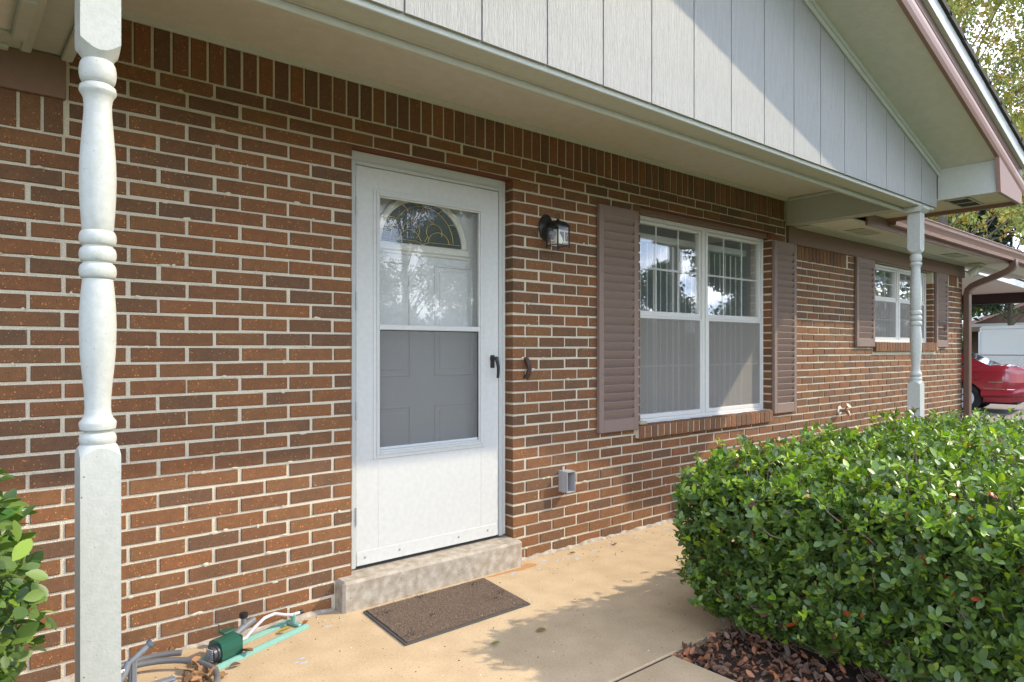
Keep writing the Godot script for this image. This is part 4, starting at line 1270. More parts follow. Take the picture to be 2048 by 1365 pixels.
func floor_things():
	# doormat, a little askew
	var m := thing("door_mat", "thin brown fibre doormat with dark rubber edge before the step", "doormat", V(1.90, 0, 0.352))
	m.rotation.y = 0.0
	var b := MB.new()
	var q := [Vector2(-0.345, -0.223), Vector2(0.386, -0.225), Vector2(0.331, 0.218), Vector2(-0.384, 0.226)]
	b.t = Transform3D(Basis(Vector3.RIGHT, PI / 2), V(0, 0.008, 0))
	b.plate(q, 0.0, 0.0065)
	part("rubber_backing", b, M.rubber, m)
	b = MB.new()
	b.t = Transform3D(Basis(Vector3.RIGHT, PI / 2), V(0, 0.0125, 0))
	var q2 := []
	for p in q: q2.append(p * 0.965)
	b.plate(q2, 0.0, 0.0046)
	part("pile", b, M.mat, m)
	var fm := MB.new()
	for k in 3:
		fm.t = Transform3D(Basis(UP, k * 2.1), V(sin(k * 2.0) * 0.002, 0, cos(k * 3.0) * 0.002))
		fm.tri(V(-0.0008, 0, 0), V(0.0008, 0, 0), V(0.002, 0.0042, 0.002))
	var fx := []; var fc := []
	for i in 15000:
		var u := rng.randf(); var w := rng.randf()
		var p0: Vector2 = q[0].lerp(q[1], u).lerp(q[3].lerp(q[2], u), w) * 0.962
		fx.append(Transform3D(Basis.from_euler(V(rng.randf_range(-0.6, 0.6), rng.randf() * TAU, rng.randf_range(-0.6, 0.6))).scaled(Vector3.ONE * rng.randf_range(0.7, 1.5)), V(p0.x, 0.0122, p0.y)))
		var fcol := Color(0.33, 0.235, 0.16) * rng.randf_range(0.7, 1.2); fcol.a = 1
		fc.append(fcol)
	setting(multi("fibre", fm.mesh(), leaf_mat(0.9, Color(0, 0, 0)), fx, fc, m), "stuff")
	# crumbs of bark and leaf trodden into the mat
	fx = []; fc = []
	for cl in [[-0.29, -0.12], [-0.05, -0.19], [0.27, -0.17], [0.30, 0.02], [-0.30, 0.17], [0.22, 0.06]]:
		for i in 24:
			fx.append(Transform3D(Basis.from_euler(rdir() * 2.0).scaled(V(1, 0.5, 1) * rng.randf_range(0.006, 0.014)), V(cl[0] + rng.randfn() * 0.022, 0.0165, cl[1] + rng.randfn() * 0.016)))
			fc.append(Color(0.05, 0.035, 0.025))
	setting(multi("debris", leaf_mesh(0.4, 0.3).mesh(), leaf_mat(0.9, Color(0, 0, 0)), fx, fc, m), "stuff")
	# dried drips of paint and grit on the slab
	var slab := get_node("porch_slab")
	var dp := MB.new()
	for w in [[2.74, 0.10], [2.86, 0.15], [3.02, 0.11], [3.17, 0.14], [3.36, 0.10], [3.58, 0.13], [2.62, 0.20], [2.47, 0.14], [1.42, 0.16], [1.30, 0.09], [2.95, 0.2], [3.9, 0.12], [1.1, 0.42], [0.95, 0.62]]:
		for z in 1 + rng.randi() % 3:
			var o := V(w[0] + rng.randfn() * 0.03, 0.0006, w[1] + rng.randfn() * 0.012)
			var rr := rng.randf_range(0.006, 0.018)
			var rim := []
			for k in 9: rim.append(o + V(cos(TAU * k / 9) * rr * rng.randf_range(0.7, 1.5), 0, -sin(TAU * k / 9) * rr * rng.randf_range(0.4, 0.8)))
			for k in 9: dp.tri(o + UP * 0.001, rim[k], rim[(k + 1) % 9])
	setting(part("paint_drip", dp, mk(Color(0.42, 0.46, 0.50), 0.7), slab), "stuff")
	var rs := MB.new()
	for st in [[2.56, 0.115, 0.13, 0.028], [2.40, 0.112, 0.10, 0.016], [2.63, 0.10, 0.05, 0.035]]:
		var rim := []
		for k in 16: rim.append(V(st[0] + cos(TAU * k / 16) * st[2] * rng.randf_range(0.6, 1.15), 0.0004, st[1] - sin(TAU * k / 16) * st[3] * rng.randf_range(0.5, 1.2)))
		for k in 16: rs.tri(V(st[0], 0.0012, st[1]), rim[k], rim[(k + 1) % 16])
	setting(part("rust_stain", rs, mk(Color(0.55, 0.30, 0.13), 0.9, 0.5, T.slab), slab), "stuff")
	fx = []; fc = []
	for i in 800:
		var gx := rng.randf_range(0.3, 6.0); var gz := rng.randf_range(0.02, 1.32)
		if rng.randf() < 0.5: gz = 0.01 + pow(rng.randf(), 2.5) * 0.3
		if gx > 1.46 and gx < 2.63 and gz < 0.1: continue
		fx.append(Transform3D(Basis.from_euler(rdir() * 3.0).scaled(V(1, 0.8, 1) * rng.randf_range(0.0012, 0.004)), V(gx, 0.001, gz)))
		var gcol: Color = [Color(0.30, 0.22, 0.15), Color(0.12, 0.08, 0.05), Color(0.7, 0.65, 0.55), Color(0.20, 0.12, 0.07)][rng.randi() % 4]
		fc.append(gcol)
	var gb := MB.new(); gb.lathe([[0.0, -1.0], [0.8, -0.5], [1.0, 0.1], [0.6, 0.8], [0.0, 1.0]], 5)
	var gmat := mk(Color.WHITE, 0.9); gmat.vertex_color_use_as_albedo = true
	setting(multi("grit", gb.mesh(), gmat, fx, fc, slab), "stuff")
	# oscillating sprinkler
	var s := thing("lawn_sprinkler", "teal oscillating lawn sprinkler with green motor lying by the brick wall", "sprinkler", V(1.04, 0, 0.145))
	s.rotation.y = 0.36
	var teal := mk(Color(0.20, 0.40, 0.33), 0.4, 0.3, T.paint)
	var green := mk(Color(0.015, 0.085, 0.055), 0.28)
	for z in [-0.055, 0.055]:
		b = MB.new(); b.ext([Vector2(z - 0.019, 0.001), Vector2(z + 0.019, 0.001), Vector2(z + 0.017, 0.008), Vector2(z + 0.004, 0.016), Vector2(z - 0.004, 0.016), Vector2(z - 0.017, 0.008)], V(-0.24, 0, 0), V(0.235, 0, 0))
		part("runner", b, teal, s)
	b = MB.new(); b.box(V(0.205, 0.002, -0.036), V(0.235, 0.014, 0.036), 0.004); b.box(V(0.20, 0.012, -0.014), V(0.214, 0.06, 0.014), 0.005)
	part("end_bracket", b, teal, s)
	b = MB.new(); b.ext([Vector2(-0.042, 0.010), Vector2(0.042, 0.010), Vector2(0.046, 0.050), Vector2(0.036, 0.078), Vector2(0.018, 0.088), Vector2(-0.018, 0.088), Vector2(-0.036, 0.078), Vector2(-0.046, 0.050)], V(-0.20, 0, 0), V(-0.105, 0, 0))
	b.box(V(-0.104, 0.010, -0.040), V(-0.098, 0.083, 0.040), 0.002)
	part("motor_housing", b, green, s)
	b = MB.new(); b.t = Transform3D(Basis(Vector3(0, 0, 1), PI / 2), V(-0.200, 0.042, 0.006))
	b.lathe([[0.034, 0.0], [0.034, 0.010], [0.028, 0.012], [0.028, 0.026], [0.0, 0.027]], 14)
	part("dial", b, mk(Color(0.05, 0.055, 0.06), 0.4), s)
	b = MB.new()
	for i in 7: b.box(V(-0.233, 0.020 + i * 0.007, -0.012), V(-0.2275, 0.0225 + i * 0.007, 0.024))
	part("dial_rib", b, M.greybox, s)
	b = MB.new()
	b.tube([V(-0.098, 0.05, 0.012), V(-0.06, 0.052, 0.012), V(-0.02, 0.075, 0.01), V(0.04, 0.098, 0.006), V(0.10, 0.096, 0.002), V(0.16, 0.070, 0.0), V(0.20, 0.056, 0), V(0.245, 0.052, 0)], 0.0072, 10)
	part("spray_tube", b, mk(Color(0.50, 0.50, 0.51), 0.3), s)
	b = MB.new(); b.tube([V(0.244, 0.052, 0), V(0.262, 0.051, 0)], 0.010, 10)
	part("tube_cap", b, M.black, s)
	b = MB.new()
	b.tube([V(-0.098, 0.064, -0.022), V(-0.02, 0.078, -0.040), V(0.03, 0.084, -0.05)], 0.015, 10)
	b.tube([V(-0.03, 0.078, -0.038), V(-0.03, 0.118, -0.04)], 0.011, 10)
	part("hose_coupling", b, mk(Color(0.16, 0.17, 0.18), 0.35), s)
	b = MB.new(); b.t = Transform3D(Basis.IDENTITY, V(-0.03, 0.116, -0.04)); b.lathe([[0.017, 0.0], [0.018, 0.004], [0.018, 0.018], [0.015, 0.020], [0, 0.020]], 14)
	part("coupling_cap", b, M.black, s)
	b = MB.new(); b.box(V(-0.15, 0.087, -0.05), V(-0.09, 0.097, -0.01), 0.003); b.tube([V(-0.145, 0.094, -0.045), V(-0.148, 0.125, -0.046)], 0.003, 6)
	part("stop_lever", b, green, s)
	# coil of grey hose
	var hs := MB.new()
	var pts := []
	for i in 78:
		var a := 0.9 + TAU * i / 46.0
		var r := 0.256 - 0.030 * (i / 46.0) + 0.006 * sin(a * 2.3)
		var lift := 0.0165 + 0.010 * (0.5 + 0.5 * sin(a * 1.7 + i * 0.02)) + 0.012 * (i / 46.0)
		pts.append(V(0.595 - 0.022 * (i / 46.0) + cos(a) * r, lift, 0.30 + 0.045 * (i / 46.0) - sin(a) * r))
	hs.tube(pts, 0.0120, 10)
	tag(part("garden_hose", hs, mk(Color(0.14, 0.14, 0.137), 0.42, 0.3, T.paint)), "grey garden hose lying in loose loops on the slab beside the white post", "hose")
	# reel with crank handle
	var r := thing("hose_reel", "grey metal hose reel with a crank handle at the foot of the post", "hose reel", V(0.534, 0, 0.33))
	var steel := mk(Color(0.19, 0.21, 0.23), 0.35, 0.4, T.paint)
	b = MB.new(); b.ext([Vector2(-0.012, 0.0), Vector2(0.012, 0.0), Vector2(0.014, 0.006), Vector2(0.012, 0.012), Vector2(-0.012, 0.012)], V(-0.14, 0.03, 0), V(0.14, 0.03, 0))
	part("base_bar", b, steel, r)
	b = MB.new(); b.box(V(-0.014, 0.043, -0.010), V(0.014, 0.150, 0.010), 0.004); b.box(V(-0.004, 0.05, 0.0102), V(0.004, 0.148, 0.013), 0.001)
	part("upright", b, steel, r)
	b = MB.new(); b.tube([V(-0.012, 0.140, 0.012), V(0.030, 0.168, 0.006), V(0.058, 0.186, 0.0)], [0.009, 0.0105, 0.012], 12)
	part("crank_handle", b, steel, r)
	b = MB.new(); b.tube([V(0.054, 0.183, 0.0005), V(0.066, 0.191, -0.001)], 0.0165, 14)
	part("handle_cap", b, mk(Color(0.10, 0.11, 0.12), 0.5), r)
	b = MB.new(); b.tube([V(-0.016, 0.150, 0.02), V(-0.030, 0.115, 0.03), V(-0.075, 0.065, 0.05), V(-0.10, 0.03, 0.06)], 0.0115, 10)
	part("brace", b, steel, r)
	b = MB.new(); b.t = Transform3D(Basis(Vector3(0, 0, 1), PI / 2), V(-0.045, 0.125, 0.03)); b.lathe([[0, -0.014], [0.012, -0.012], [0.016, 0.0], [0.012, 0.012], [0, 0.014]], 14)
	part("swivel", b, M.chrome, r)
	b = MB.new(); b.t = Transform3D(Basis(UP, 0.4), V(-0.075, 0.06, 0.02))
	var dr := []
	for i in 25: dr.append(V(sin(TAU * i / 24) * 0.05, cos(TAU * i / 24) * 0.05, 0))
	b.tube(dr, 0.016, 10, false)
	part("wound_hose", b, mk(Color(0.16, 0.075, 0.055), 0.5), r)
	# leaves
	var ol := Color(0.20, 0.17, 0.03); var br := Color(0.13, 0.07, 0.035); var rd := Color(0.28, 0.09, 0.03)
	leaf_thing("half brown, half yellow leaf on the slab in the hedge's shadow", V(2.03, 0.006, 0.83), 1.2, 0.052, Color(0.20, 0.15, 0.03))
	leaf_thing("small green leaf on the slab just off the doormat's lower edge", V(1.80, 0.006, 0.80), 0.7, 0.040, Color(0.16, 0.18, 0.03))
	leaf_thing("dark curled leaf lying on the doormat", V(1.76, 0.016, 0.40), 2.0, 0.038, Color(0.06, 0.03, 0.02))
	leaf_thing("yellow leaf between the sprinkler's two teal runners", V(1.15, 0.006, 0.10), 1.0, 0.060, Color(0.30, 0.24, 0.03))
	leaf_thing("rust red leaf against the right end of the sprinkler", V(1.265, 0.012, 0.115), 2.4, 0.062, rd)
	leaf_thing("dry brown leaf tucked behind the sprinkler's motor", V(0.95, 0.02, 0.205), 0.4, 0.075, Color(0.22, 0.10, 0.05))
	leaf_thing("brown leaf near the wall between hose and sprinkler", V(0.735, 0.01, 0.035), 2.7, 0.045, Color(0.19, 0.12, 0.05))
	leaf_thing("dark brown leaf on the slab just outside the hose loop", V(0.875, 0.012, 0.315), 1.7, 0.048, Color(0.09, 0.05, 0.03))
	leaf_thing("brown leaf at the foot of the wall right of the step", V(2.97, 0.006, 0.10), 1.1, 0.04, br)
	leaf_thing("second small brown leaf, farther along the foot of the wall", V(3.32, 0.006, 0.16), 2.2, 0.045, br)
	# dry leaves heaped in the hose loops, and under the hedge
	var lm := leaf_mesh(0.20, 0.28).mesh()
	var xf := []; var cols := []
	for i in 46:
		var a := rng.randf() * TAU; var rr := sqrt(rng.randf()) * 0.085
		xf.append(Transform3D(Basis.from_euler(V(rng.randf_range(-0.9, 0.9), rng.randf() * TAU, rng.randf_range(-0.9, 0.9))).scaled(Vector3.ONE * rng.randf_range(0.03, 0.055)), V(0.765 + cos(a) * rr * 0.8, 0.008 + rng.randf() * 0.035, 0.33 + sin(a) * rr)))
		cols.append(Color(0.30, 0.16, 0.07) * rng.randf_range(0.6, 1.2))
	var lt := Node3D.new(); lt.name = "leaf_litter"; add_child(lt); setting(lt, "stuff")
	setting(multi("leaves", lm, leaf_mat(0.8, Color(0.2, 0.2, 0.2)), xf, cols, lt), "stuff")
	setting(part("planting_bed", bx(2.336, 6.6, -0.2, -0.022, 1.352, 3.6), M.soil))
	setting(part("planting_bed", bx(-3, 0.10, -0.2, -0.02, 0.0, 2.6), M.soil))
	xf = []; cols = []
	for i in 1700:
		var x := 2.34 + pow(rng.randf(), 1.6) * 1.2; var z := 1.36 + pow(rng.randf(), 1.3) * 1.1
		xf.append(Transform3D(Basis.from_euler(V(rng.randf_range(-1.0, 1.0), rng.randf() * TAU, rng.randf_range(-2.6, 2.6))).scaled(Vector3.ONE * rng.randf_range(0.018, 0.044)), V(x, -0.018 + rng.randf() * 0.03, z)))
		var c: Color = [Color(0.30, 0.13, 0.06), Color(0.20, 0.11, 0.07), Color(0.38, 0.15, 0.06), Color(0.13, 0.08, 0.05), Color(0.25, 0.16, 0.11)][rng.randi() % 5] * rng.randf_range(0.7, 1.2)
		c.a = 1; cols.append(c)
	var l2 := Node3D.new(); l2.name = "leaf_litter"; add_child(l2, true); setting(l2, "stuff")
	setting(multi("leaves", lm, leaf_mat(0.8, Color(0.2, 0.2, 0.2)), xf, cols, l2), "stuff")
	# lawn grass near the house
	var gm := MB.new()
	for k in 5:
		gm.t = Transform3D(Basis(UP, k * 1.3), V(sin(k * 2.1) * 0.012, 0, cos(k * 1.7) * 0.012))
		gm.tri(V(-0.003, 0, 0), V(0.003, 0, 0), V(0.004 * (k - 2), 0.05 + 0.008 * k, 0.014))
	xf = []; cols = []
	for i in 26000:
		var x := rng.randf_range(6.7, 24.0); var z := rng.randf_range(-2.5, 6.0)
		if x > 11.1 and x < 21.6: x = 21.6 + rng.randf() * 9.0; z = rng.randf_range(-7, 4)
		xf.append(Transform3D(Basis(UP, rng.randf() * TAU).scaled(Vector3.ONE * rng.randf_range(0.8, 1.7)), V(x, -0.072, z)))
		var c := Color(0.09, 0.15, 0.03).lerp(Color(0.20, 0.22, 0.05), rng.randf()); cols.append(c)
	var gr := Node3D.new(); gr.name = "grass"; add_child(gr); setting(gr, "stuff")
	setting(multi("blades", gm.mesh(), leaf_mat(0.6, Color(0.5, 0.5, 0.3)), xf, cols, gr), "stuff")

# ------------------------------------------------------------------ hedge and shrub
func shrubs():
	var lm := leaf_mesh().mesh()
	var mat := leaf_mat(0.38, Color(0.75, 0.8, 0.4))
	var deep := [Color(0.110, 0.185, 0.034), Color(0.078, 0.142, 0.034), Color(0.145, 0.225, 0.038), Color(0.092, 0.158, 0.044)]
	var fresh := [Color(0.24, 0.40, 0.03), Color(0.30, 0.44, 0.035), Color(0.18, 0.33, 0.03), Color(0.36, 0.46, 0.04)]
	var red := [Color(0.42, 0.07, 0.02), Color(0.30, 0.10, 0.04), Color(0.16, 0.08, 0.045)]
	var h := thing("clipped_hedge", "broad clipped green hedge with a few orange leaves right of the walkway", "hedge", V(0, 0, 0))
	var ns := FastNoiseLite.new(); ns.seed = 3; ns.frequency = 2.6
	var x0 := 2.53; var x1 := 6.20; var z0 := 1.18; var z1 := 2.95; var top := 0.755
	var leaves := []
	var tips := []
	for i in 18500:
		var f := rng.randf()
		var p: Vector3; var out: Vector3
		if f < 0.56: p = V(rng.randf_range(x0 + 0.02, x1), top, rng.randf_range(z0, z1)); out = UP
		elif f < 0.83: p = V(x0, rng.randf_range(0.03, top), rng.randf_range(z0, z1)); out = V(-1, 0.25, 0)
		elif f < 0.94: p = V(rng.randf_range(x0, x1), rng.randf_range(0.05, top), z0); out = V(0, 0.25, -1)
		else: p = V(rng.randf_range(x0, x1), rng.randf_range(0.05, top), z1); out = V(0, 0.25, 1)
		# rounded shoulders; the foot draws in
		var c := V(clampf(p.x, x0 + 0.26, x1 - 0.20), clampf(p.y, 0.35, top - 0.18), clampf(p.z, z0 + 0.22, z1 - 0.18))
		var d := p - c
		if d.length() > 0.01:
			var q := V(d.x / (0.26 if d.x < 0 else 0.2), d.y / (0.18 if d.y > 0 else 0.35), d.z / (0.22 if d.z < 0 else 0.18))
			var k := pow(pow(absf(q.x), 2.6) + pow(absf(q.y), 2.6) + pow(absf(q.z), 2.6), 1.0 / 2.6)
			p = c + d / maxf(1.0, k)
		if p.y < 0.3: p.x += (0.3 - p.y) * 0.28 * (1.0 if p.x < x0 + 0.4 else 0.0)
		if p.x > 4.2: p.y -= (p.x - 4.2) * 0.025 * clampf(p.y / 0.6, 0, 1)
		var depth := pow(rng.randf(), 1.3) * 0.20
		var n := ns.get_noise_3dv(p) * 0.075 + ns.get_noise_3dv(p * 3.1) * 0.045
		if rng.randf() < 0.05: n += rng.randf_range(0.02, 0.085); depth = 0.0
		p += out.normalized() * (n - depth + 0.02)
		if p.y < 0.015: continue
		tips.append([p, out.normalized(), depth])
	var xf := []; var cols := []; var near := []
	for l in tips:
		var p: Vector3 = l[0]
		var axis: Vector3 = (l[1] * 0.55 + UP * 0.65 + rdir() * 0.75).normalized()
		var sd := axis.cross(rdir()).normalized()
		var sd2 := axis.cross(sd)
		var topness := clampf((p.y - 0.56) / 0.22, 0, 1)
		var young: bool = rng.randf() < 0.14 + 0.62 * topness and l[2] < 0.10
		var big := rng.randf_range(0.021, 0.046)
		var a0 := rng.randf() * TAU
		var tint := rng.randf_range(0.8, 1.2)
		for k in 5 + rng.randi() % 3:
			var an := a0 + k * 2.4
			var el := rng.randf_range(0.45, 1.25)
			var dir := (axis * cos(el) + (sd * cos(an) + sd2 * sin(an)) * sin(el)).normalized()
			var up := axis + rdir() * 0.35
			up = (up - dir * up.dot(dir)).normalized()
			var s := big * rng.randf_range(0.75, 1.15)
			var t := Transform3D(Basis(up.cross(dir).normalized(), up, dir) * Basis.from_scale(V(s * rng.randf_range(0.95, 1.25), s, s)), p - axis * k * 0.007)
			var c: Color
			var r := rng.randf()
			if r < 0.013: c = red[rng.randi() % 3]
			elif young and k > 1 or r < 0.03: c = fresh[rng.randi() % 4]
			else: c = deep[rng.randi() % 4]
			c = c * tint * rng.randf_range(0.88, 1.12); c.a = 1
			var w := px(p)
			var on := w.x > -300 and w.x < 1024 and w.y > -666 and w.y < 40
			near.append([p.distance_to(CAM) + l[2] * 12.0 + (0.0 if on else 50.0), t, c])
		leaves.append([p - axis * 0.01, (l[1] * 0.8 + UP * 0.25).normalized()])
	near.sort_custom(func(a, b): return a[0] < b[0])
	for i in near.size():
		if i < 300:
			var o := MeshInstance3D.new(); o.name = "leaf"
			o.mesh = tinted(near[i][2])
			o.transform = near[i][1]
			o.set_surface_override_material(0, mat)
			h.add_child(o, true)
		else:
			xf.append(near[i][1]); cols.append(near[i][2])
	setting(multi("foliage", lm, mat, xf, cols, h), "stuff")
	# stems and twigs
	var wood := mk(Color(0.22, 0.165, 0.12), 0.9, 0.2, T.grain)
	for i in 26:
		var b := MB.new()
		var p := V(rng.randf_range(x0 + 0.2, x1 - 0.3), -0.03, rng.randf_range(z0 + 0.25, z1 - 0.3))
		if i < 12: p = V(rng.randf_range(x0 + 0.12, x0 + 0.5), -0.03, z0 + 0.25 + i * 0.12)
		var e := p + V(rng.randf_range(-0.28, 0.2), rng.randf_range(0.55, 0.72), rng.randf_range(-0.2, 0.2))
		b.tube([p, p.lerp(e, 0.4) + rdir() * 0.05, e], [0.012, 0.009, 0.003], 7)
		part("stem", b, wood, h)
	var tw := MB.new()
	for l in leaves:
		if rng.randf() > 0.42: continue
		var e: Vector3 = l[0]; var st := e - (l[1] as Vector3) * rng.randf_range(0.09, 0.20) + rdir() * 0.05
		tw.tube([st, st.lerp(e, 0.5) + rdir() * 0.015, e], [0.0030, 0.0023, 0.0013], 4, false)
	setting(part("twig", tw, wood, h), "stuff")
	# the shrub that pokes in at the left edge
	var g := thing("left_shrub", "glossy green shrub pushing into view at the left edge before the wall", "shrub", V(0, 0, 0))
	var list := []
	for i in 15000:
		var a := rng.randf() * TAU
		var y := rng.randf_range(0.02, 1.13)
		var r := 0.37 * sqrt(maxf(0.04, 1.0 - pow(absf(y - 0.53) / 0.61, 10)))
		var p := V(-0.228 + cos(a) * r, y - 0.035, 1.42 + sin(a) * r)
		var out := V(cos(a), 0.25, sin(a))
		var dp := pow(rng.randf(), 1.4) * 0.16
		p += out.normalized() * (ns.get_noise_3dv(p * 1.3) * 0.10 - dp)
		list.append([p, out, dp])
	xf = []; cols = []; near = []
	for l in list:
		var up: Vector3 = (l[1] as Vector3).normalized() * 0.7 + UP * 0.6 + rdir() * 0.6
		var dir := (rdir() + (l[1] as Vector3) * 0.5 + UP * 0.2).normalized()
		up = (up - dir * up.dot(dir)).normalized()
		var s := rng.randf_range(0.022, 0.042)
		var t := Transform3D(Basis(up.cross(dir).normalized(), up, dir) * Basis.from_scale(V(s * 1.25, s, s)), l[0])
		var c: Color = fresh[rng.randi() % 4] * 0.8 if rng.randf() < 0.05 else deep[rng.randi() % 4] * rng.randf_range(0.75, 1.1); c.a = 1
		var w := px(l[0])
		near.append([(l[0] as Vector3).distance_to(CAM) + l[2] * 12.0 + (0.0 if w.x > -1030 else 50.0), t, c])
	near.sort_custom(func(a, b): return a[0] < b[0])
	for i in near.size():
		if i < 200:
			var o := MeshInstance3D.new(); o.name = "leaf"
			o.mesh = tinted(near[i][2]); o.transform = near[i][1]
			o.set_surface_override_material(0, mat)
			g.add_child(o, true)
		else: xf.append(near[i][1]); cols.append(near[i][2])
	setting(multi("foliage", lm, mat, xf, cols, g), "stuff")
	# one young shoot of large pale leaves
	var sb := MB.new(); sb.tube([V(0.05, 0.70, 1.50), V(0.075, 0.80, 1.51), V(0.085, 0.96, 1.515)], [0.004, 0.003, 0.002], 6)
	part("shoot", sb, mk(Color(0.22, 0.10, 0.05), 0.6), g)
	for i in 9:
		var o := MeshInstance3D.new(); o.name = "leaf"; o.mesh = tinted(Color(0.12, 0.27, 0.04) * rng.randf_range(0.8, 1.2))
		var d := V(cos(i * 2.4), 0.55, sin(i * 2.4)).normalized()
		var up := (UP * 0.9 + V(0.3, 0, 0.5) - d * 0.5); up = (up - d * up.dot(d)).normalized()
		o.transform = Transform3D(Basis(up.cross(d).normalized(), up, d) * Basis.from_scale(V(0.06, 0.05, 0.05)), V(0.078, 0.80 + i * 0.018, 1.51))
		o.set_surface_override_material(0, mat); g.add_child(o, true)
	for i in 7:
		var b := MB.new(); var p := V(-0.25 + rng.randf_range(-0.1, 0.1), -0.03, 1.42 + rng.randf_range(-0.1, 0.1)); var e := p + V(rng.randf_range(-0.25, 0.3), 0.85, rng.randf_range(-0.25, 0.25))
		b.tube([p, p.lerp(e, 0.5) + rdir() * 0.04, e], [0.014, 0.009, 0.003], 7)
		part("stem", b, wood, g)

var _tints := {}
func tinted(c: Color) -> ArrayMesh:
	var k := "%d_%d_%d" % [int(c.r * 60), int(c.g * 60), int(c.b * 60)]
	if not _tints.has(k):
		var b := leaf_mesh()
		for i in b.c.size(): b.c[i] = c
		_tints[k] = b.mesh()
	return _tints[k]

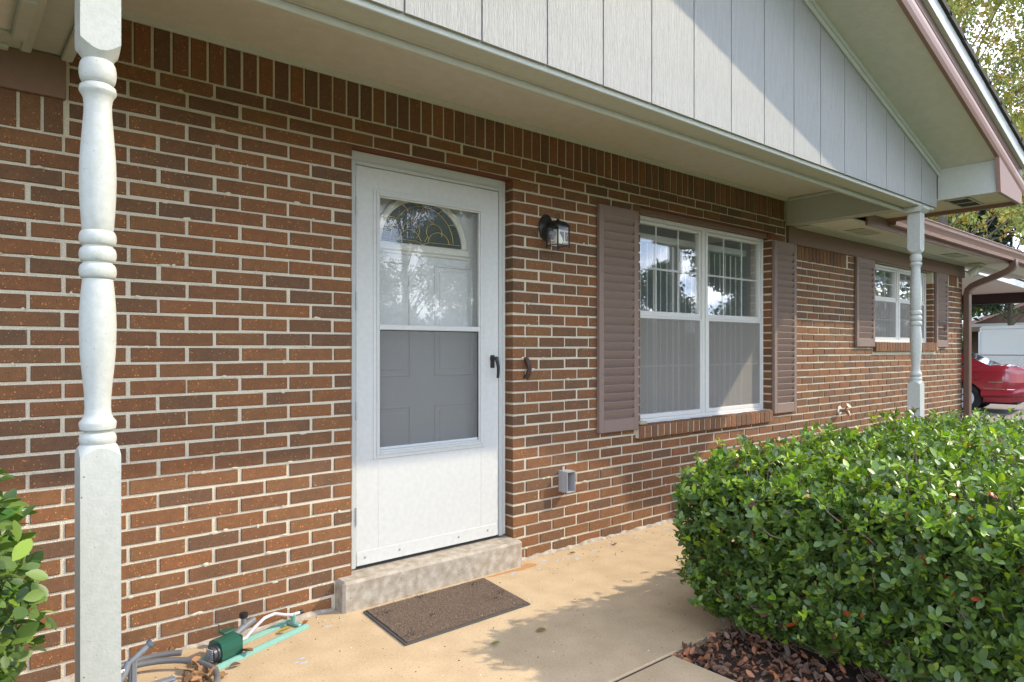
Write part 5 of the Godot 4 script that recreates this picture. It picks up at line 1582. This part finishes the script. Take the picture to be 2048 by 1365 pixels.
# ------------------------------------------------------------------ car
func car():
	var c := thing("red_sedan", "red four door sedan parked past the downspout, tail towards the street", "car", V(16.42, -0.055, -0.72))
	c.basis = Basis(V(0.993, 0, -0.12).normalized(), UP, V(0.12, 0, 0.993).normalized())   # x across from left side, -z forward
	var red := mk(Color(0.30, 0.012, 0.025), 0.18); red.clearcoat_enabled = true; red.clearcoat = 0.8; red.clearcoat_roughness = 0.05
	var glass := mk(Color(0.02, 0.025, 0.028), 0.05)
	var L := 4.75; var Wd := 1.76
	# body: stations along the car; each a ring from sill over the deck to the other sill
	var deck := func(s: float) -> float: return 0.93 + 0.05 * smoothstep(0.0, 0.35, s) - 0.02 * smoothstep(0.6, 1.2, s) - 0.24 * smoothstep(3.3, 4.7, s)
	var halfw := func(s: float) -> float: return Wd / 2 * (1.0 - 0.10 * pow(clampf(1.0 - s / 0.5, 0, 1), 2.2) - 0.14 * pow(clampf((s - 4.1) / 0.65, 0, 1), 2.0))
	var arch := [[1.02, 0.30, 0.355], [3.78, 0.30, 0.355]]
	var b := MB.new()
	var NS := 96; var NH := 14
	var P := func(s: float, v: float, side: float) -> Vector3:
		var yb := 0.24 + 0.05 * pow(clampf(1.0 - s / 0.3, 0, 1), 2); var yt: float = deck.call(s)
		var y := lerpf(yb, yt, v)
		var bul := 1.0 - 0.05 * pow(absf(v - 0.45) / 0.55, 2.2) - 0.07 * pow(clampf((v - 0.86) / 0.14, 0, 1), 1.6)
		return V(Wd / 2 + side * halfw.call(s) * bul, y, -s)
	for side in [-1.0, 1.0]:
		for i in NS:
			for j in NH:
				var q := []; var ins := 0
				for k in [[0, 0], [1, 0], [1, 1], [0, 1]]:
					var s: float = L * (i + k[0]) / NS; var v: float = float(j + k[1]) / NH
					var p: Vector3 = P.call(s, v, side)
					for a in arch:
						var d := Vector2(s - a[0], p.y - a[1])
						if d.length() < a[2]:
							ins += 1
							d = d.normalized() * a[2]
							p = V(p.x, maxf(a[1] + d.y, 0.2), -(a[0] + d.x))
					q.append(p)
				if ins == 4: continue
				b._q(q[0], q[1], q[2], q[3], V(side, 0.1, 0))
	for i in NS:
		var s0: float = L * i / NS; var s1: float = L * (i + 1) / NS
		var a: Vector3 = P.call(s0, 1.0, -1.0); var d: Vector3 = P.call(s1, 1.0, -1.0); var e: Vector3 = P.call(s0, 1.0, 1.0); var f: Vector3 = P.call(s1, 1.0, 1.0)
		for k in 6:
			var c0 := 0.025 * sin(PI * k / 6.0); var c1 := 0.025 * sin(PI * (k + 1) / 6.0)
			b._q(a.lerp(e, k / 6.0) + UP * c0, a.lerp(e, (k + 1) / 6.0) + UP * c1, d.lerp(f, (k + 1) / 6.0) + UP * c1, d.lerp(f, k / 6.0) + UP * c0, UP)
	for en in [0.0, L]:
		for j in NH:
			b._q(P.call(en, float(j) / NH, -1.0), P.call(en, float(j) / NH, 1.0), P.call(en, float(j + 1) / NH, 1.0), P.call(en, float(j + 1) / NH, -1.0), V(0, 0, 1.0 if en == 0.0 else -1.0))
	part("body", b, red, c)
	part("underbody", bx(0.12, Wd - 0.12, 0.20, 0.60, -L + 0.3, -0.12), M.dark, c)
	# cabin
	var cab := MB.new(); var gl := MB.new()
	var prof := [[0.52, 0.955], [1.32, 1.36], [1.95, 1.41], [2.65, 1.40], [3.55, 0.94]]
	var C := func(k: int, side: float, f := 1.0) -> Vector3: return V(Wd / 2 + side * (Wd / 2 - 0.08 - 0.20 * clampf((prof[k][1] - 0.95) / 0.45, 0, 1)) * f, prof[k][1], -prof[k][0])
	for k in 4:
		var tgt := gl if k in [0, 3] else cab
		tgt._q(C.call(k, -1.0, 0.93 if k in [0, 3] else 1.0), C.call(k, 1.0, 0.93 if k in [0, 3] else 1.0), C.call(k + 1, 1.0, 0.93 if k in [0, 3] else 1.0), C.call(k + 1, -1.0, 0.93 if k in [0, 3] else 1.0), UP)
	for side in [-1.0, 1.0]:
		for k in [0, 3]:
			cab._q(C.call(k, side, 0.93), C.call(k, side, 1.0), C.call(k + 1, side, 1.0), C.call(k + 1, side, 0.93), UP)
		var lo := [C.call(0, side), C.call(4, side)]
		var pl := [C.call(0, side), C.call(1, side), C.call(2, side), C.call(3, side), C.call(4, side)]
		cab._q(pl[0], pl[1], pl[3], pl[4], V(side, 0, 0)); cab.tri(pl[1], pl[2], pl[3])
		var o := V(side * 0.006, 0, 0)
		var w0: Vector3 = pl[0].lerp(pl[4], 0.13); var w1: Vector3 = pl[1].lerp(pl[3], 0.10) - UP * 0.04; var w2: Vector3 = pl[1].lerp(pl[3], 0.46) - UP * 0.035; var w3: Vector3 = pl[0].lerp(pl[4], 0.49)
		gl._q(w0 + o, w1 + o, w2 + o, w3 + o, V(side, 0, 0))
		var u0: Vector3 = pl[0].lerp(pl[4], 0.52); var u1: Vector3 = pl[1].lerp(pl[3], 0.53) - UP * 0.035; var u2: Vector3 = pl[1].lerp(pl[3], 0.94) - UP * 0.04; var u3: Vector3 = pl[0].lerp(pl[4], 0.88)
		gl._q(u0 + o, u1 + o, u2 + o, u3 + o, V(side, 0, 0))
		var ch := MB.new(); ch.tube([w0 + o * 1.5, w3 + o * 1.5, u3 + o * 1.5], 0.012, 6); ch.tube([w0 + o * 1.5, w1 + o * 1.5, w2 + o * 1.5], 0.008, 6)
		part("window_trim", ch, M.chrome, c)
	part("cabin", cab, red, c)
	part("window", gl, glass, c)
	# details on the left flank
	for a in arch:
		for side in [0.0, 1.0]:
			var w := MB.new(); var xw := 0.10 if side == 0.0 else Wd - 0.10
			w.t = Transform3D(Basis(Vector3(0, 0, 1), PI / 2), V(xw, a[1], -a[0]))
			w.lathe([[0.0, -0.085], [0.20, -0.085], [0.22, -0.10], [0.295, -0.10], [0.315, -0.07], [0.315, 0.07], [0.295, 0.10], [0.22, 0.10], [0.20, 0.085], [0.0, 0.085]], 28)
			var wh := part("wheel", w, mk(Color(0.018, 0.018, 0.018), 0.8), c)
			var hub := MB.new(); hub.t = Transform3D(Basis(Vector3(0, 0, 1), PI / 2 if side == 0.0 else -PI / 2), V(xw, a[1], -a[0]))
			hub.lathe([[0.20, 0.086], [0.18, 0.096], [0.06, 0.082], [0.05, 0.098], [0.0, 0.10]], 20)
			part("rim", hub, M.alum, wh)
	var sx := func(s: float, v: float) -> Vector3: return P.call(s, v, -1.0) + V(-0.006, 0, 0)
	b = MB.new(); b.tube([sx.call(0.30, 0.36), sx.call(0.45, 0.36), sx.call(0.66, 0.36)], 0.010, 6); b.tube([sx.call(0.02, 0.36), sx.call(0.14, 0.36), sx.call(0.27, 0.36)], 0.010, 6)
	b.tube([sx.call(1.40, 0.36), sx.call(2.4, 0.36), sx.call(3.4, 0.36)], 0.010, 6)
	part("side_trim", b, M.chrome, c)
	b = MB.new()
	for i in 9: b.box(sx.call(0.34 + i * 0.028, 0.55) - V(0.002, 0.010, 0.009), sx.call(0.34 + i * 0.028, 0.55) + V(0.003, 0.010, 0.009))
	part("badge", b, M.chrome, c)
	b = MB.new()
	var fd := []
	for i in 25: fd.append(sx.call(0.78 + cos(TAU * i / 24) * 0.085, 0.72 + sin(TAU * i / 24) * 0.115) + V(0.004, 0, 0))
	b.tube(fd, 0.005, 5, false)
	part("fuel_door", b, mk(Color(0.08, 0.006, 0.01), 0.3), c)
	for side in [-1.0, 1.0]:
		var tl := MB.new()
		for i in 4:
			var s0 := 0.24 - 0.06 * i; var s1 := 0.24 - 0.06 * (i + 1)
			var o := V(side * 0.008, 0, 0)
			tl._q(P.call(s0, 0.56, side) + o, P.call(s1, 0.56, side) + o, P.call(s1, 0.82, side) + o, P.call(s0, 0.82, side) + o, V(side, 0, 0))
		var e0: Vector3 = P.call(0.0, 0.56, side); var e1: Vector3 = P.call(0.0, 0.82, side)
		tl._q(e0 + V(0, 0, 0.008), e0 + V(-side * 0.5, 0, 0.012), e1 + V(-side * 0.5, 0, 0.012), e1 + V(0, 0, 0.008), V(0, 0, 1))
		var lamp := part("tail_light", tl, mk(Color(0.42, 0.012, 0.02), 0.12), c)
		var rv := MB.new()
		rv._q(e0 + V(-side * 0.02, 0.06, 0.014), e0 + V(-side * 0.24, 0.06, 0.018), e0 + V(-side * 0.24, 0.12, 0.018), e0 + V(-side * 0.02, 0.12, 0.014), V(0, 0, 1))
		part("reversing_light", rv, mk(Color(0.7, 0.68, 0.66), 0.15), lamp)
	b = MB.new()
	var bp := []
	for i in 9: bp.append(V(Wd * i / 8.0, 0.47, 0.055 - 0.05 * pow(absf(i - 4) / 4.0, 3)))
	b.tube([P.call(0.7, 0.22, -1.0), P.call(0.2, 0.25, -1.0) + V(-0.012, 0, 0)] + bp + [P.call(0.2, 0.25, 1.0) + V(0.012, 0, 0), P.call(0.7, 0.22, 1.0)], 0.075, 10)
	part("bumper", b, red, c)
